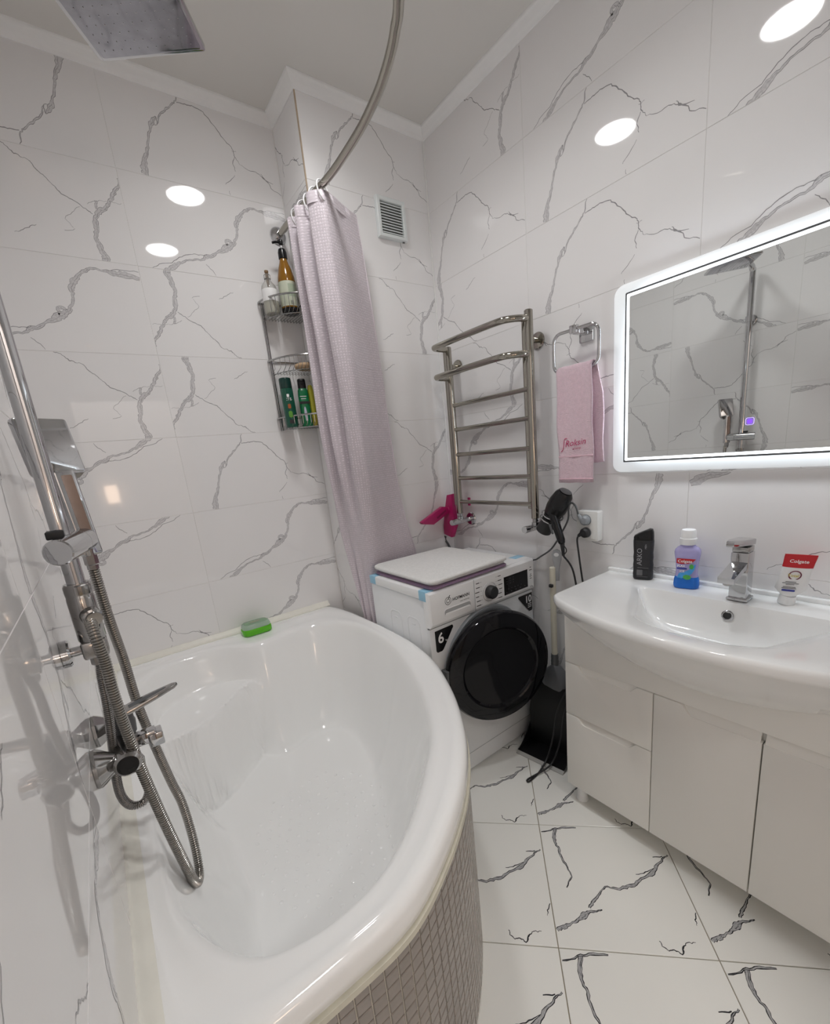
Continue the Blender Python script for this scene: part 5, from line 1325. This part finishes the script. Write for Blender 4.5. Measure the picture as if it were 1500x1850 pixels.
# folded bath mat on the washer
def bath_mat():
    x0, x1, y0, y1, z = 1.003, 1.425, -.790, -.372, .8512
    t = thing('bath_mat', 'folded white terry mat with purple underside on the washer', 'mat', ((x0 + x1) / 2, (y0 + y1) / 2, z))
    cx, cy = (x0 + x1) / 2, (y0 + y1) / 2
    def sheet(w_, h_, r, za, zb, amp, seed, dx=0, dy=0, edge=.5):
        P = rrect(w_, h_, r, 8); n = len(P); rings = []
        def wav(x, y): return amp * (sin(9 * x + seed) * sin(7 * y + seed * 2) + .4 * sin(23 * x + 11 * y))
        th = zb - za
        sets = [(.97, 0), (.995, .22), (1, .5), (.995, .78), (.97, 1.0), (.90, 1.03), (.7, 1.04), (.4, 1.05), (.1, 1.05)]
        for k, h in sets:
            rings.append([V((cx + dx + a * k, cy + dy + b * k, za + th * h + wav(a * k, b * k) * (1 if h > .4 else .25))) for a, b in P])
        return MB().loft(rings)
    obj('purple_layer', sheet(.416, .408, .03, z, z + .010, .0012, 1.2, .002, .0), M_MATP, t, 70)
    obj('lower_fold', sheet(.405, .392, .03, z + .011, z + .022, .0012, 2.0, .008, .004), M_MATW, t, 70)
    obj('upper_fold', sheet(.424, .414, .035, z + .0235, z + .039, .0022, 3.1, .0, .0), M_MATW, t, 70)
bath_mat()

# ------------------------------------------------------------------ upright dustpan between washer and vanity
def dustpan():
    A, B = V((1.372, -.828, .010)), V((1.402, -1.046, .010))      # lip ends
    C_, D = V((1.560, -1.030, .010)), V((1.545, -.800, .010))
    t = thing('dustpan', 'black upright dustpan with cream pole between washer and vanity', 'dustpan', (1.48, -.92, 0))
    M_PAN = mat('dustpan_black', (.010, .010, .011), .38, spec=.35, noise=.2)
    mb = MB()
    def prof(k):   # k 0 front .. 1 back : height of side wall
        return .004 + .165 * k ** 1.6
    wall = [A, D, C_, B]; 
    ns = 12
    lft = [A.lerp(D, k / ns) for k in range(ns + 1)]; rgt = [B.lerp(C_, k / ns) for k in range(ns + 1)]
    th = .003
    vs, fs = [], []
    rings = []
    for k in range(ns + 1):
        l, r = lft[k], rgt[k]; e = (r - l).normalized() * th; h = prof(k / ns)
        rings.append([l, l + V((0, 0, h)), l + e + V((0, 0, h)), l + e + V((0, 0, th)), r - e + V((0, 0, th)), r - e + V((0, 0, h)), r + V((0, 0, h)), r])
    mb.loft(rings)
    obj('pan', mb, M_PAN, t, 30)
    lip = MB(); n = (B - A).normalized(); out = V((n.y, -n.x, 0)) 
    if out.x > 0: out = -out
    lip.loft([[p + V((0, 0, -.008)), p + out * .014 + V((0, 0, -.009)), p + out * .013 + V((0, 0, -.006)), p + V((0, 0, .001))] for p in (A, B)])
    obj('rubber_lip', lip, mat('grey_lip', (.42, .42, .41), .5, noise=.05), t, 20)
    hood = MB(); hx0 = [(1.478, -.815), (1.490, -1.035), (1.572, -1.035), (1.572, -.800)]
    def hr(s, z, dx=0):
        cx, cy = 1.530, -.920
        return [V((cx + (a - cx) * s + dx, cy + (b - cy) * s, z)) for a, b in hx0]
    hood.loft([hr(1.0, .014), hr(1.0, .16), hr(.94, .23), hr(.80, .29), hr(.62, .315)])
    obj('hood', hood, M_PAN, t, 25)
    sh = MB(); q = frame((1.530, -.920, 0), (1, 0, 0), (0, 1, 0))
    P = rrect(.066, .120, .028, 6)
    sh.loft([[q(a * k, b * k * kk, z) for a, b in P] for k, kk, z in ((1.0, 1.0, .300), (1.04, 1.0, .315), (1.0, .98, .345), (.86, .80, .375), (.58, .45, .398), (.50, .28, .404))])
    obj('shoulder', sh, mat('dustpan_grey', (.115, .12, .13), .3, noise=.05), t, 50)
    px, py = 1.532, -.918
    cl = MB().lathe([(.0155, .398), (.0165, .402), (.0155, .412), (.0165, .418), (.0150, .428), (.0160, .434), (.0145, .452)], (px, py, 0), n=20)
    obj('collar', cl, M_GREYD, t)
    obj('pole', MB().lathe([(.0125, .44), (.0125, .836), (.010, .838)], (px, py, 0), n=18), M_CREAM, t)
    g = frame((px + .012, py - .014, .855), (.35, -.94, 0), (0, 0, 1))
    obj('grip', MB().slab(g, [(-.008, -.075), (.008, -.075), (.010, -.02), (.018, .015), (.020, .036), (.013, .052), (0, .058), (-.013, .052), (-.020, .036), (-.018, .015), (-.010, -.02)], -.006, .008, .004), mat('grip_grey', (.36, .37, .38), .2, noise=.05), t, 50)
    obj('grip_eye', MB().slab(g, [(.010 * cos(a), .036 + .008 * sin(a)) for a in [2 * pi * k / 18 for k in range(18)]], .0078, .0086), M_WPLAST, t, None)
    obj('pole_clip', MB().box((px - .024, py - .012, .756), (px - .011, py + .004, .770), .003), M_BLACKM, t)
dustpan()
